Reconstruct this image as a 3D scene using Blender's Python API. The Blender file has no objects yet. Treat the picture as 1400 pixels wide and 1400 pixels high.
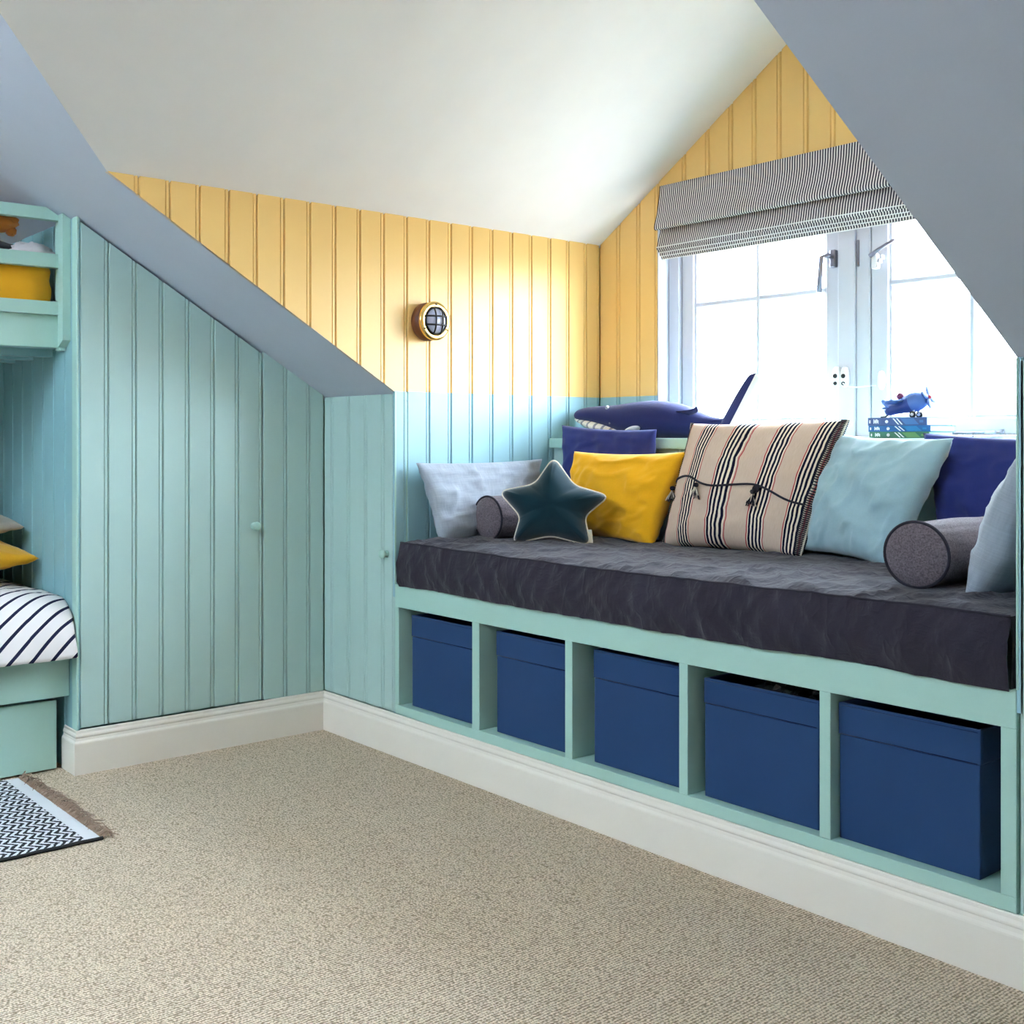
import bpy, bmesh, math, random
from mathutils import Vector, Matrix, noise

random.seed(7)
sc = bpy.context.scene
COL = sc.collection

# ------------------------------------------------------------------ camera, sky, exposure
PX, HZ, FPX = 500.0, 600.0, 1522.63          # principal point, horizon and focal length in photo pixels
CAM = Vector((3.5645, -2.4218, 1.12))
YAW = math.radians(36.337)
cd = bpy.data.cameras.new('camera'); cam = bpy.data.objects.new('camera', cd); COL.objects.link(cam)
cd.sensor_width = 36.0; cd.sensor_fit = 'HORIZONTAL'; cd.lens = FPX / 1400.0 * 36.0
cd.shift_x = (700 - PX) / 1400.0; cd.shift_y = -(700 - HZ) / 1400.0
cd.clip_start = 0.02
UX = (math.sin(YAW), -math.cos(YAW)); UY = (math.cos(YAW), math.sin(YAW))   # room axes in (right, forward)
right = Vector((UX[0], UY[0], 0)); fwd = Vector((UX[1], UY[1], 0)); up = Vector((0, 0, 1))
cam.matrix_world = Matrix((( right.x, up.x, -fwd.x, CAM.x), (right.y, up.y, -fwd.y, CAM.y), (right.z, up.z, -fwd.z, CAM.z), (0, 0, 0, 1)))
sc.camera = cam

w = bpy.data.worlds.new('world'); sc.world = w; w.use_nodes = True
wt = w.node_tree; bg = wt.nodes['Background']; bg.inputs[1].default_value = 36.0      # bright overcast sky above darker ground
wtc = wt.nodes.new('ShaderNodeTexCoord'); wsx = wt.nodes.new('ShaderNodeSeparateXYZ'); wmr = wt.nodes.new('ShaderNodeMapRange'); wmx = wt.nodes.new('ShaderNodeMix'); wmx.data_type = 'RGBA'
wt.links.new(wtc.outputs['Generated'], wsx.inputs[0]); wt.links.new(wsx.outputs['Z'], wmr.inputs[0]); wmr.inputs[1].default_value = -.06; wmr.inputs[2].default_value = .06
wt.links.new(wmr.outputs[0], wmx.inputs[0]); wmx.inputs[6].default_value = (.20, .20, .19, 1); wmx.inputs[7].default_value = (.70, .84, 1.0, 1)
wt.links.new(wmx.outputs[2], bg.inputs[0])

sc.view_settings.view_transform = 'Standard'; sc.view_settings.look = 'None'
sc.view_settings.gamma = 1.0; sc.view_settings.use_curve_mapping = False
sc.view_settings.exposure = 0.72

# ------------------------------------------------------------------ key dimensions (metres)
XC, XR = 0.447, 2.519            # dormer cheeks
YW = 1.066                       # window wall face
YE = -0.997                      # end of the cupboard wall
ZK, MS = 1.287, 0.580            # knee wall height, main roof slope
ZE, GS = 1.915, 0.682            # dormer eaves, dormer roof slope
XP = (XC + XR) / 2; ZP = ZE + GS * (XP - XC)
YRIDGE = -2.75
XL, XFAR, YBACK = -0.95, 5.0, -5.5
PITCH = 0.1035
def zmain(y): return ZK - MS * y
def zgab(x): return ZE + GS * (min(x, 2 * XP - x) - XC)

def pix(ax, val, x, y):
    d = right * ((x - PX) / FPX) + fwd + up * ((HZ - y) / FPX)
    return CAM + d * ((val - CAM[ax]) / d[ax])

# ------------------------------------------------------------------ materials
def lin(r, g, b):
    f = lambda c: (c / 255 / 12.92) if c / 255 <= 0.04045 else ((c / 255 + 0.055) / 1.055) ** 2.4
    return (f(r), f(g), f(b), 1.0)

class NT:
    def __init__(s, name):
        s.m = bpy.data.materials.new(name); s.m.use_nodes = True; s.t = s.m.node_tree
        s.b = s.t.nodes['Principled BSDF']; s.out = s.t.nodes['Material Output']
    def n(s, typ, **kw):
        x = s.t.nodes.new(typ)
        for k, v in kw.items():
            if k in x.bl_rna.properties: setattr(x, k, v)
            else: x.inputs[k.replace('_', ' ')].default_value = v
        return x
    def l(s, a, b): s.t.links.new(a, b)
    def coord(s, kind='Object', scale=(1, 1, 1), rot=(0, 0, 0)):
        c = s.n('ShaderNodeTexCoord'); mp = s.n('ShaderNodeMapping')
        mp.inputs['Scale'].default_value = scale; mp.inputs['Rotation'].default_value = rot
        s.l(c.outputs[kind], mp.inputs[0]); return mp.outputs[0]
    def math(s, op, a, b=None, c=None):
        x = s.n('ShaderNodeMath'); x.operation = op
        for i, v in enumerate((a, b, c)):
            if v is None: continue
            if isinstance(v, (int, float)): x.inputs[i].default_value = v
            else: s.l(v, x.inputs[i])
        return x.outputs[0]
    def mix(s, fac, a, b):
        x = s.n('ShaderNodeMix'); x.data_type = 'RGBA'
        for i, v in ((0, fac), (6, a), (7, b)):
            if isinstance(v, (int, float, tuple)): x.inputs[i].default_value = v
            else: s.l(v, x.inputs[i])
        return x.outputs[2]
    def noise(s, vec, scale, detail=3, rough=.55):
        x = s.n('ShaderNodeTexNoise'); x.inputs['Scale'].default_value = scale; x.inputs['Detail'].default_value = detail
        x.inputs['Roughness'].default_value = rough
        if vec is not None: s.l(vec, x.inputs['Vector'])
        return x.outputs['Fac']
    def bump(s, h, strength=.3, dist=.002):
        x = s.n('ShaderNodeBump'); x.inputs['Strength'].default_value = strength; x.inputs['Distance'].default_value = dist
        s.l(h, x.inputs['Height']); s.l(x.outputs[0], s.b.inputs['Normal'])

def paint(name, rgb, rough=.45, var=.04, bump=.05):
    m = NT(name); v = m.coord('Object'); c = lin(*rgb)
    n = m.noise(v, 6, 4)
    d = tuple(x * (1 - var) for x in c[:3]) + (1,); e = tuple(min(1, x * (1 + var)) for x in c[:3]) + (1,)
    m.l(m.mix(n, d, e), m.b.inputs['Base Color']); m.b.inputs['Roughness'].default_value = rough
    if bump: m.bump(m.noise(v, 90, 2), bump, .001)
    return m.m

def fabric(name, rgb, rough=.9, var=.12, weave=700, bstr=.35, sheen=.15, streak=None, big=5, sl=26, mottle=0, crease=0):
    m = NT(name); v = m.coord('Object'); c = lin(*rgb)
    n = m.noise(v, big, 4)
    a = m.coord('UV', (1, 14, 1)); b = m.coord('UV', (14, 1, 1))
    slub = m.math('MULTIPLY', m.math('ADD', m.noise(a, sl, 2), m.noise(b, sl, 2)), .5)
    f = m.math('ADD', m.math('MULTIPLY', n, .4), m.math('MULTIPLY', slub, .6))
    if mottle: f = m.math('ADD', m.math('MULTIPLY', f, .45), m.math('MULTIPLY', m.noise(v, mottle, 2), .55))
    cm = m.n('ShaderNodeMapRange'); m.l(f, cm.inputs[0]); cm.inputs[1].default_value = .34; cm.inputs[2].default_value = .66; f = cm.outputs[0]
    s = streak if streak else var
    lo = tuple(x * (1 - s * 1.6) for x in c[:3]) + (1,); hi = tuple(min(1, x * (1 + s * 1.6)) for x in c[:3]) + (1,)
    m.l(m.mix(f, lo, hi), m.b.inputs['Base Color']); m.b.inputs['Roughness'].default_value = rough
    m.b.inputs['Sheen Weight'].default_value = sheen
    m.b.inputs['Specular IOR Level'].default_value = .2
    h = m.math('ADD', m.noise(v, weave, 1), m.math('MULTIPLY', slub, .8))
    if crease:
        r = m.noise(m.coord('Object', (1, .55, .45)), crease, 3); rd = m.math('POWER', m.math('SUBTRACT', 1.0, m.math('ABSOLUTE', m.math('MULTIPLY_ADD', r, 4.0, -2.0))), 3.0)
        r2 = m.noise(m.coord('Object', (.5, 1, 1), (0, 0, .6)), crease * 1.7, 3); rd2 = m.math('POWER', m.math('SUBTRACT', 1.0, m.math('ABSOLUTE', m.math('MULTIPLY_ADD', r2, 4.0, -2.0))), 3.0)
        h = m.math('ADD', m.math('MULTIPLY', h, .35), m.math('MAXIMUM', m.math('MULTIPLY', rd, 2.2), m.math('MULTIPLY', rd2, 1.3)))
        m.bump(h, bstr, .004)
    else: m.bump(h, bstr, .0015)
    return m.m

def solid(name, rgb, rough=.5, metal=0, **kw):
    m = NT(name); v = m.coord('Object'); c = lin(*rgb)
    n = m.noise(v, 25, 3)
    m.l(m.mix(n, tuple(x * .93 for x in c[:3]) + (1,), tuple(min(1, x * 1.05) for x in c[:3]) + (1,)), m.b.inputs['Base Color'])
    m.b.inputs['Roughness'].default_value = rough; m.b.inputs['Metallic'].default_value = metal
    for k, x in kw.items(): m.b.inputs[k.replace('_', ' ')].default_value = x
    return m.m

MINT = (172, 209, 196); YEL = (241, 199, 122)
M = {}
M['mint'] = paint('mint_paint', MINT)
M['mint_soft'] = paint('mint_paint_panel', (177, 205, 198))
M['teal'] = paint('teal_alcove_paint', (140, 184, 188))
M['white'] = paint('white_wall_paint', (238, 238, 238), .7)
M['slope'] = paint('shaded_white_slope_paint', (196, 203, 217), .7)  # blue-grey shade of the white slopes is put into this colour
M['gloss'] = paint('white_gloss_trim', (240, 232, 218), .35)
M['winwhite'] = paint('white_window_paint', (200, 203, 212), .35)

def two_tone():
    m = NT('two_tone_board_paint')
    g = m.n('ShaderNodeNewGeometry'); sx = m.n('ShaderNodeSeparateXYZ'); m.l(g.outputs['Position'], sx.inputs[0])
    st = m.math('GREATER_THAN', sx.outputs['Z'], 1.289)
    n = m.noise(m.coord('Object'), 6, 4)
    y = lin(*YEL); b = lin(150, 190, 198)
    yy = m.mix(n, tuple(x * .96 for x in y[:3]) + (1,), y); bb = m.mix(n, tuple(x * .95 for x in b[:3]) + (1,), b)
    m.l(m.mix(st, bb, yy), m.b.inputs['Base Color']); m.b.inputs['Roughness'].default_value = .42
    m.bump(m.noise(m.coord('Object'), 60, 2), .05, .001); return m.m
M['two'] = two_tone()

def carpet():
    m = NT('loop_pile_carpet'); v = m.coord('Object')
    row = m.coord('Object', (1, 1, 1), (0, 0, math.radians(0)))
    sx = m.n('ShaderNodeSeparateXYZ'); m.l(row, sx.inputs[0])
    wob = m.math('MULTIPLY', m.noise(v, 60, 2), .006)
    r = m.math('SINE', m.math('MULTIPLY', m.math('ADD', sx.outputs['X'], wob), 2 * math.pi / .0075))
    vo = m.n('ShaderNodeTexVoronoi'); vo.inputs['Scale'].default_value = 190; m.l(v, vo.inputs['Vector'])
    loops = m.math('SUBTRACT', 1.0, vo.outputs['Distance'])
    h = m.math('ADD', m.math('MULTIPLY', r, .25), loops)
    sp = m.noise(v, 260, 2)
    big = m.noise(v, 1.6, 3)
    c1 = m.mix(big, lin(246, 222, 194), lin(252, 234, 210))
    dk = m.math('MULTIPLY', m.math('GREATER_THAN', sp, .56), .38)
    pit = m.n('ShaderNodeMapRange'); m.l(h, pit.inputs[0]); pit.inputs[1].default_value = .15; pit.inputs[2].default_value = .75
    c2 = m.mix(dk, c1, lin(196, 176, 150))
    c3 = m.mix(pit.outputs[0], lin(158, 138, 112), c2)
    m.l(c3, m.b.inputs['Base Color']); m.b.inputs['Roughness'].default_value = 1.0
    m.b.inputs['Specular IOR Level'].default_value = .05
    m.bump(h, .9, .004); return m.m
M['carpet'] = carpet()

M['linen'] = fabric('charcoal_linen', (47, 43, 54), var=.16, bstr=.36, big=9, sl=60, crease=13)
M['piping'] = solid('dark_piping', (40, 37, 48), .9)
M['greylinen'] = fabric('pale_grey_linen', (158, 166, 176), streak=.12, sl=7)
M['greytweed'] = fabric('grey_tweed', (106, 96, 102), streak=.36, bstr=.7, sl=6, mottle=230)
M['navy'] = fabric('navy_cotton', (40, 48, 108), var=.06, bstr=.15)
M['mustard'] = fabric('mustard_velvet', (246, 180, 26), var=.05, bstr=.12, sheen=.3)
M['paleblue'] = fabric('pale_blue_velvet', (158, 190, 200), var=.05, bstr=.12, sheen=.4)
M['tealvelvet'] = fabric('dark_teal_velvet', (8, 44, 54), var=.15, bstr=.12, sheen=.25, big=14)
M['cream'] = solid('cream_cord', (225, 215, 195), .8)
M['boxblue'] = fabric('storage_box_blue', (40, 67, 108), var=.04, bstr=.12, sheen=.1)
M['boxin'] = fabric('storage_box_lining', (22, 38, 70), var=.05)
M['blackbag'] = solid('black_plastic', (30, 30, 34), .16)
M['felt'] = fabric('navy_knit', (34, 40, 92), var=.08, bstr=.5, weave=420)
M['whitefelt'] = fabric('white_felt', (232, 232, 232), var=.04)
M['brass'] = solid('polished_brass', (232, 196, 120), .22, 1)
M['wood'] = solid('dark_wood', (110, 62, 34), .45)
M['black'] = solid('black_metal', (22, 20, 20), .45, .3)
M['chrome'] = solid('satin_metal', (130, 128, 140), .35, .8)
M['plasticw'] = solid('white_plastic', (235, 235, 238), .4)
M['mustardcotton'] = fabric('mustard_cotton', (236, 168, 34), var=.06, bstr=.2)
M['beige'] = fabric('beige_linen', (184, 168, 150), var=.08)
M['orange'] = fabric('orange_cotton', (214, 130, 60), var=.08)
M['greycloth'] = fabric('grey_cloth', (208, 200, 200), var=.06)
M['darkcloth'] = fabric('dark_cloth', (42, 44, 50), var=.1)
M['jute'] = fabric('jute_fringe', (158, 132, 112), var=.15)
M['planeblue'] = solid('toy_blue', (42, 70, 140), .5)
M['planelight'] = solid('toy_light_blue', (78, 114, 176), .55)
M['planemid'] = solid('toy_mid_blue', (58, 92, 160), .6)
M['red'] = solid('toy_red', (190, 40, 70), .5)
M['plum'] = solid('toy_plum', (120, 50, 90), .5)
M['paper'] = solid('book_pages', (222, 232, 238), .9)
M['rubber'] = solid('black_rubber', (16, 16, 18), .7)
for k, c in (('bk1', (64, 88, 138)), ('bk2', (20, 92, 152)), ('bk3', (60, 118, 92)), ('bk1b', (72, 118, 176)), ('bk2b', (28, 120, 178)), ('bk3b', (104, 156, 96)), ('ink', (235, 238, 240))):
    M[k] = solid('cover_' + k, c, .45)

def striped_kilim():
    m = NT('striped_kilim'); c = m.n('ShaderNodeTexCoord'); sx = m.n('ShaderNodeSeparateXYZ'); m.l(c.outputs['UV'], sx.inputs[0])
    v = m.coord('UV')
    wob = m.math('MULTIPLY', m.math('SUBTRACT', m.noise(v, 9, 2), .5), .012)
    u = m.math('ADD', sx.outputs['X'], wob)
    p = m.math('FRACT', m.math('MULTIPLY_ADD', u, 4.2, .444))     # one repeat
    n = m.noise(m.coord('UV', (60, 3, 1)), 6, 2)
    base = m.mix(n, lin(196, 170, 150), lin(222, 200, 180))
    inband = m.math('LESS_THAN', m.math('ABSOLUTE', m.math('SUBTRACT', p, .35)), .205)
    q = m.math('FRACT', m.math('MULTIPLY', m.math('SUBTRACT', p, .145), 1 / .1025))
    dark = m.math('LESS_THAN', m.math('ABSOLUTE', m.math('SUBTRACT', q, .5)), .27)
    band = m.mix(dark, lin(236, 222, 200), lin(26, 24, 44))
    col = m.mix(inband, base, band)
    red = m.math('ADD', m.math('LESS_THAN', m.math('ABSOLUTE', m.math('SUBTRACT', p, .128)), .016), m.math('LESS_THAN', m.math('ABSOLUTE', m.math('SUBTRACT', p, .585)), .012))
    col = m.mix(m.math('MULTIPLY', red, .85), col, lin(176, 50, 62))
    m.l(col, m.b.inputs['Base Color']); m.b.inputs['Roughness'].default_value = .95
    m.b.inputs['Specular IOR Level'].default_value = .1
    m.bump(m.noise(m.coord('UV', (1, 1, 1)), 260, 2), .4, .0015); return m.m
M['kilim'] = striped_kilim()

def stripes_uv(name, cnt, ca, cb, duty=.5, axis='X', wobble=0.0, diag=None):
    m = NT(name); c = m.n('ShaderNodeTexCoord'); sx = m.n('ShaderNodeSeparateXYZ'); m.l(c.outputs['UV'], sx.inputs[0])
    u = sx.outputs[axis]
    if diag: u = m.math('ADD', m.math('MULTIPLY', sx.outputs['X'], diag[0]), m.math('MULTIPLY', sx.outputs['Y'], diag[1]))
    if wobble: u = m.math('ADD', u, m.math('MULTIPLY', m.math('SUBTRACT', m.noise(m.coord('UV'), 4, 2), .5), wobble))
    p = m.math('FRACT', m.math('MULTIPLY', u, cnt))
    m.l(m.mix(m.math('LESS_THAN', p, duty), lin(*ca), lin(*cb)), m.b.inputs['Base Color'])
    m.b.inputs['Roughness'].default_value = .9; m.b.inputs['Specular IOR Level'].default_value = .15
    m.bump(m.noise(m.coord('Object'), 500, 1), .2, .001); return m.m
M['blind'] = stripes_uv('ticking_stripe_blind', 150, (226, 222, 218), (32, 34, 54), .48, wobble=.002)
M['duvet'] = stripes_uv('striped_duvet', 1 / .056, (240, 234, 230), (34, 36, 62), .22, axis='X', wobble=.012, diag=(1.25 * .64, 1.6 * .77))
M['jaw'] = stripes_uv('pleated_jaw', 9, (236, 232, 224), (150, 150, 160), .3, axis='Y')
M['edgecord'] = stripes_uv('blanket_stitch', 46, (226, 214, 196), (26, 24, 44), .5)

def rugmat():
    m = NT('black_white_weave'); v = m.coord('Object')
    sx = m.n('ShaderNodeSeparateXYZ'); m.l(v, sx.inputs[0])
    zig = m.math('MULTIPLY', m.math('PINGPONG', sx.outputs['X'], .026), .9)
    r = m.math('SINE', m.math('MULTIPLY', m.math('ADD', sx.outputs['Y'], zig), 2 * math.pi / .024))
    r2 = m.math('SINE', m.math('MULTIPLY', sx.outputs['X'], 2 * math.pi / .04))
    n = m.noise(m.coord('Object', (1, 1, 1)), 130, 2)
    h = m.math('ADD', m.math('ADD', r, m.math('MULTIPLY', r2, .35)), m.math('MULTIPLY', m.math('SUBTRACT', n, .5), 3.0))
    m.l(m.mix(m.math('GREATER_THAN', h, .05), lin(26, 26, 32), lin(226, 226, 230)), m.b.inputs['Base Color'])
    m.b.inputs['Roughness'].default_value = 1.0; m.bump(h, .5, .003); return m.m
M['rug'] = rugmat()
M['rugband'] = fabric('rug_white_band', (222, 222, 224), var=.05)

def glass():
    m = NT('window_glass'); tr = m.n('ShaderNodeBsdfTransparent'); gl = m.n('ShaderNodeBsdfGlossy'); gl.inputs['Roughness'].default_value = .02
    mx = m.n('ShaderNodeMixShader'); mx.inputs[0].default_value = .05
    m.l(tr.outputs[0], mx.inputs[1]); m.l(gl.outputs[0], mx.inputs[2]); m.l(mx.outputs[0], m.out.inputs['Surface']); return m.m
M['glass'] = glass()
M['lampglass'] = solid('ribbed_lamp_glass', (188, 192, 214), .25)

# ------------------------------------------------------------------ mesh helpers
def link(name, me, mat=None, parent=None):
    o = bpy.data.objects.new(name, me); COL.objects.link(o)
    if mat is not None and me is not None and not me.materials: me.materials.append(M[mat] if isinstance(mat, str) else mat)
    if parent is not None: o.parent = parent
    return o
def tag(o, label, cat, group=None, kind=None):
    o['label'] = label; o['category'] = cat
    if group: o['group'] = group
    if kind: o['kind'] = kind
    return o
def thing(name, label, cat, loc=(0, 0, 0), group=None, kind=None):
    o = bpy.data.objects.new(name, None); COL.objects.link(o); o.location = loc; o.empty_display_size = .05
    return tag(o, label, cat, group, kind)
def world_loc(o):
    v = Vector((0, 0, 0))
    while o is not None: v += o.location; o = o.parent
    return v
def finish(bm, name, mat=None, parent=None, smooth=False):
    """one mesh object; a top-level mesh gets its origin at its base, a part keeps its thing's frame"""
    bmesh.ops.recalc_face_normals(bm, faces=bm.faces)
    if parent is not None: org = world_loc(parent)
    else:
        xs = [v.co for v in bm.verts]; lo = [min(p[i] for p in xs) for i in range(3)]; hi = [max(p[i] for p in xs) for i in range(3)]
        org = Vector(((lo[0] + hi[0]) / 2, (lo[1] + hi[1]) / 2, lo[2]))
    bmesh.ops.translate(bm, verts=bm.verts, vec=-org)
    me = bpy.data.meshes.new(name); bm.to_mesh(me); bm.free()
    if smooth:
        for p in me.polygons: p.use_smooth = True
    o = link(name, me, mat, parent)
    if parent is None: o.location = org
    return o
def add_box(bm, x0, x1, y0, y1, z0, z1, bev=0.0, seg=1, mtx=None):
    vs = [bm.verts.new((x, y, z)) for z in (z0, z1) for y in (y0, y1) for x in (x0, x1)]
    fs = [bm.faces.new([vs[i] for i in f]) for f in ((0, 2, 3, 1), (4, 5, 7, 6), (0, 1, 5, 4), (2, 6, 7, 3), (0, 4, 6, 2), (1, 3, 7, 5))]
    if bev:
        es = list({e for f in fs for e in f.edges})
        r = bmesh.ops.bevel(bm, geom=es, offset=bev, segments=seg, profile=.5, affect='EDGES')
        vs = list({v for f in r['faces'] for v in f.verts} | {v for v in vs if v.is_valid})
    if mtx is not None: bmesh.ops.transform(bm, matrix=mtx, verts=[v for v in vs if v.is_valid])
    return vs
def box(name, x0, x1, y0, y1, z0, z1, mat, parent=None, bev=.002, seg=1, mtx=None, smooth=False):
    bm = bmesh.new(); add_box(bm, x0, x1, y0, y1, z0, z1, bev, seg, mtx); return finish(bm, name, mat, parent, smooth)
def add_prism(bm, poly, vec):
    a = [bm.verts.new(p) for p in poly]; b = [bm.verts.new(Vector(p) + Vector(vec)) for p in poly]; n = len(poly)
    bm.faces.new(a); bm.faces.new(b[::-1])
    for i in range(n): bm.faces.new((a[i], a[(i + 1) % n], b[(i + 1) % n], b[i]))
def add_tube(bm, pts, rad, seg=8, closed=False):
    pts = [Vector(p) for p in pts]; n = len(pts); rings = []; prev = None
    for i, p in enumerate(pts):
        if closed: t = pts[(i + 1) % n] - pts[i - 1]
        else: t = pts[min(i + 1, n - 1)] - pts[max(i - 1, 0)]
        t.normalize()
        if prev is None:
            a = Vector((0, 0, 1)) if abs(t.z) < .9 else Vector((1, 0, 0)); s = t.cross(a).normalized()
        else: s = (prev - t * prev.dot(t)).normalized()
        prev = s; q = t.cross(s); r = rad[i] if isinstance(rad, (list, tuple)) else rad
        rings.append([bm.verts.new(p + (s * math.cos(k * 2 * math.pi / seg) + q * math.sin(k * 2 * math.pi / seg)) * r) for k in range(seg)])
    for i in range(n if closed else n - 1):
        A = rings[i]; B = rings[(i + 1) % n]
        for k in range(seg): bm.faces.new((A[k], A[(k + 1) % seg], B[(k + 1) % seg], B[k]))
    if not closed:
        bm.faces.new(rings[0]); bm.faces.new(rings[-1][::-1])
def tube(name, pts, rad, mat, parent=None, seg=8, closed=False):
    bm = bmesh.new(); add_tube(bm, pts, rad, seg, closed); return finish(bm, name, mat, parent, True)
def add_lathe(bm, prof, org, axis, seg=24):
    axis = Vector(axis).normalized(); a = Vector((0, 0, 1)) if abs(axis.z) < .9 else Vector((1, 0, 0))
    s = axis.cross(a).normalized(); q = axis.cross(s); org = Vector(org); rings = []
    for r, h in prof:
        if r < 1e-6: rings.append([bm.verts.new(org + axis * h)])
        else: rings.append([bm.verts.new(org + axis * h + (s * math.cos(k * 2 * math.pi / seg) + q * math.sin(k * 2 * math.pi / seg)) * r) for k in range(seg)])
    for A, B in zip(rings, rings[1:]):
        if len(A) == 1 and len(B) == 1: continue
        for k in range(seg):
            f = [A[k % len(A)], A[(k + 1) % len(A)], B[(k + 1) % len(B)], B[k % len(B)]]
            u = []
            for v in f:
                if v not in u: u.append(v)
            if len(u) > 2: bm.faces.new(u)
def lathe(name, prof, org, axis, mat, parent=None, seg=24):
    bm = bmesh.new(); add_lathe(bm, prof, org, axis, seg); return finish(bm, name, mat, parent, True)
def grid_mesh(name, fn, nu, nv, mat, parent=None, closeu=False, smooth=True, flip=False):
    """fn(u, v) -> point for u, v in 0..1, with UVs"""
    bm = bmesh.new(); uvl = bm.loops.layers.uv.new('UVMap'); V = []
    for i in range(nu + 1):
        V.append([bm.verts.new(fn(i / nu, j / nv)) for j in range(nv + 1)])
    for i in range(nu):
        for j in range(nv):
            f = bm.faces.new((V[i][j], V[i + 1][j], V[i + 1][j + 1], V[i][j + 1]))
            for lp, (a, b) in zip(f.loops, ((i, j), (i + 1, j), (i + 1, j + 1), (i, j + 1))): lp[uvl].uv = (a / nu, b / nv)
    bmesh.ops.remove_doubles(bm, verts=bm.verts, dist=1e-6)
    return finish(bm, name, mat, parent, smooth)

# ---- tongue-and-groove boards: every board is its own mesh with a bead and a V joint
def plank(parent, org, ud, nd, wd, zb, zt, mat, th=.012, bead=True, name='plank', le=True, re=True):
    """org: point on the wall plane at u=0 (z ignored), ud: width direction, nd: outward normal; zb, zt: functions of u giving bottom/top"""
    ud = Vector(ud); nd = Vector(nd); org = Vector((org[0], org[1], 0))
    pr = [(0.0005, -th), (0.0005, -.007), (.0038, 0)] if le else [(0, -th), (0, 0)]
    if not re: pr += [(wd, 0), (wd, -th)]
    elif bead and wd > .05: pr += [(wd - .0170, 0), (wd - .0150, -.0045), (wd - .0125, -.0008), (wd - .0045, -.0008)]
    else: pr += [(wd - .0040, 0)]
    if re: pr += [(wd - .0005, -.007), (wd - .0005, -th)]
    bm = bmesh.new(); lo = []; hi = []
    for u, d in pr:
        p = org + ud * u + nd * d; b = zb(u); t = max(zt(u), b + .0008)
        lo.append(bm.verts.new((p.x, p.y, b))); hi.append(bm.verts.new((p.x, p.y, t)))
    n = len(pr)
    for i in range(n):
        j = (i + 1) % n
        bm.faces.new((lo[i], lo[j], hi[j], hi[i]))
    bm.faces.new(lo); bm.faces.new(hi[::-1])
    return finish(bm, name, mat, parent)

# ================================================================== THE ROOM
def struct(o, label, cat): return tag(o, label, cat, kind='structure')
def boxes(name, lst, mat, parent=None):
    bm = bmesh.new()
    for b in lst: add_box(bm, *b)
    return finish(bm, name, mat, parent)

struct(box('floor', XL, XFAR, YBACK, YW + .3, -.08, 0, 'carpet', bev=0), 'beige loop pile carpet covering the attic room floor', 'floor')

# main roof slope, cut away over the dormer
def slab(name, polys, vec, mat, taper=False):
    bm = bmesh.new()
    for p in polys: add_prism(bm, p, vec)
    if taper:                       # edges of the dormer opening lean back behind the cheek boards
        for v in bm.verts:
            if abs(v.co.z - zmain(v.co.y)) > .02:
                if abs(v.co.x - XC) < 1e-4: v.co.x -= .4
                elif abs(v.co.x - XR) < 1e-4: v.co.x += .4
    return finish(bm, name, mat)
YV = -(ZP - ZK) / MS; Y0 = -(ZE - ZK) / MS
def ms(x, y): return (x, y, zmain(y))
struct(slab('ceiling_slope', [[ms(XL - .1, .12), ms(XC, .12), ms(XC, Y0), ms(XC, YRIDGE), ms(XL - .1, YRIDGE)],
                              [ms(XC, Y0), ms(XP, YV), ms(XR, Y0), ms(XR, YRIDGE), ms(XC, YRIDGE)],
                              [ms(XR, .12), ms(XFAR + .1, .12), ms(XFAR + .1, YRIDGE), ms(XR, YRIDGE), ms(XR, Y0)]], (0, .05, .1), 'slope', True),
       'white sloping attic ceiling, blue-grey shade in its colour, above the cupboards and bunk', 'ceiling')
struct(slab('ceiling_dormer', [[(XC - .12, YW + .15, ZE - .12 * GS), (XP, YW + .15, ZP), (XP, YV, ZP), (XC, Y0, ZE), (XC - .12, Y0 + .12 * GS / MS + .012, ZE - .12 * GS)],
                               [(XR + .12, YW + .15, ZE - .12 * GS), (XP, YW + .15, ZP), (XP, YV, ZP), (XR, Y0, ZE), (XR + .12, Y0 + .12 * GS / MS + .012, ZE - .12 * GS)]], (0, 0, .1), 'white'),
       'white gabled ceiling of the dormer above the yellow boards', 'ceiling')
# far slope with two unseen roof windows added for fill light, ends of the room
zb = ZK; ZR = zmain(YRIDGE)
def fs(x, y): return (x, y, ZR - MS * (YRIDGE - y))
FILL_WINDOWS = ((.6, 1.15), (1.7, 2.25))
strips = [(XL - .1, FILL_WINDOWS[0][0]), (FILL_WINDOWS[0][1], FILL_WINDOWS[1][0]), (FILL_WINDOWS[1][1], XFAR + .1)]
polys = [[fs(a, YRIDGE), fs(b, YRIDGE), fs(b, YBACK), fs(a, YBACK)] for a, b in strips]
for a, b in FILL_WINDOWS:
    polys += [[fs(a, YRIDGE), fs(b, YRIDGE), fs(b, YRIDGE - .35), fs(a, YRIDGE - .35)], [fs(a, YRIDGE - 1.25), fs(b, YRIDGE - 1.25), fs(b, YBACK), fs(a, YBACK)]]
struct(slab('ceiling_far_slope', polys, (0, -.05, .1), 'white'), 'white far roof slope with two roof windows added for fill light', 'ceiling')
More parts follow.
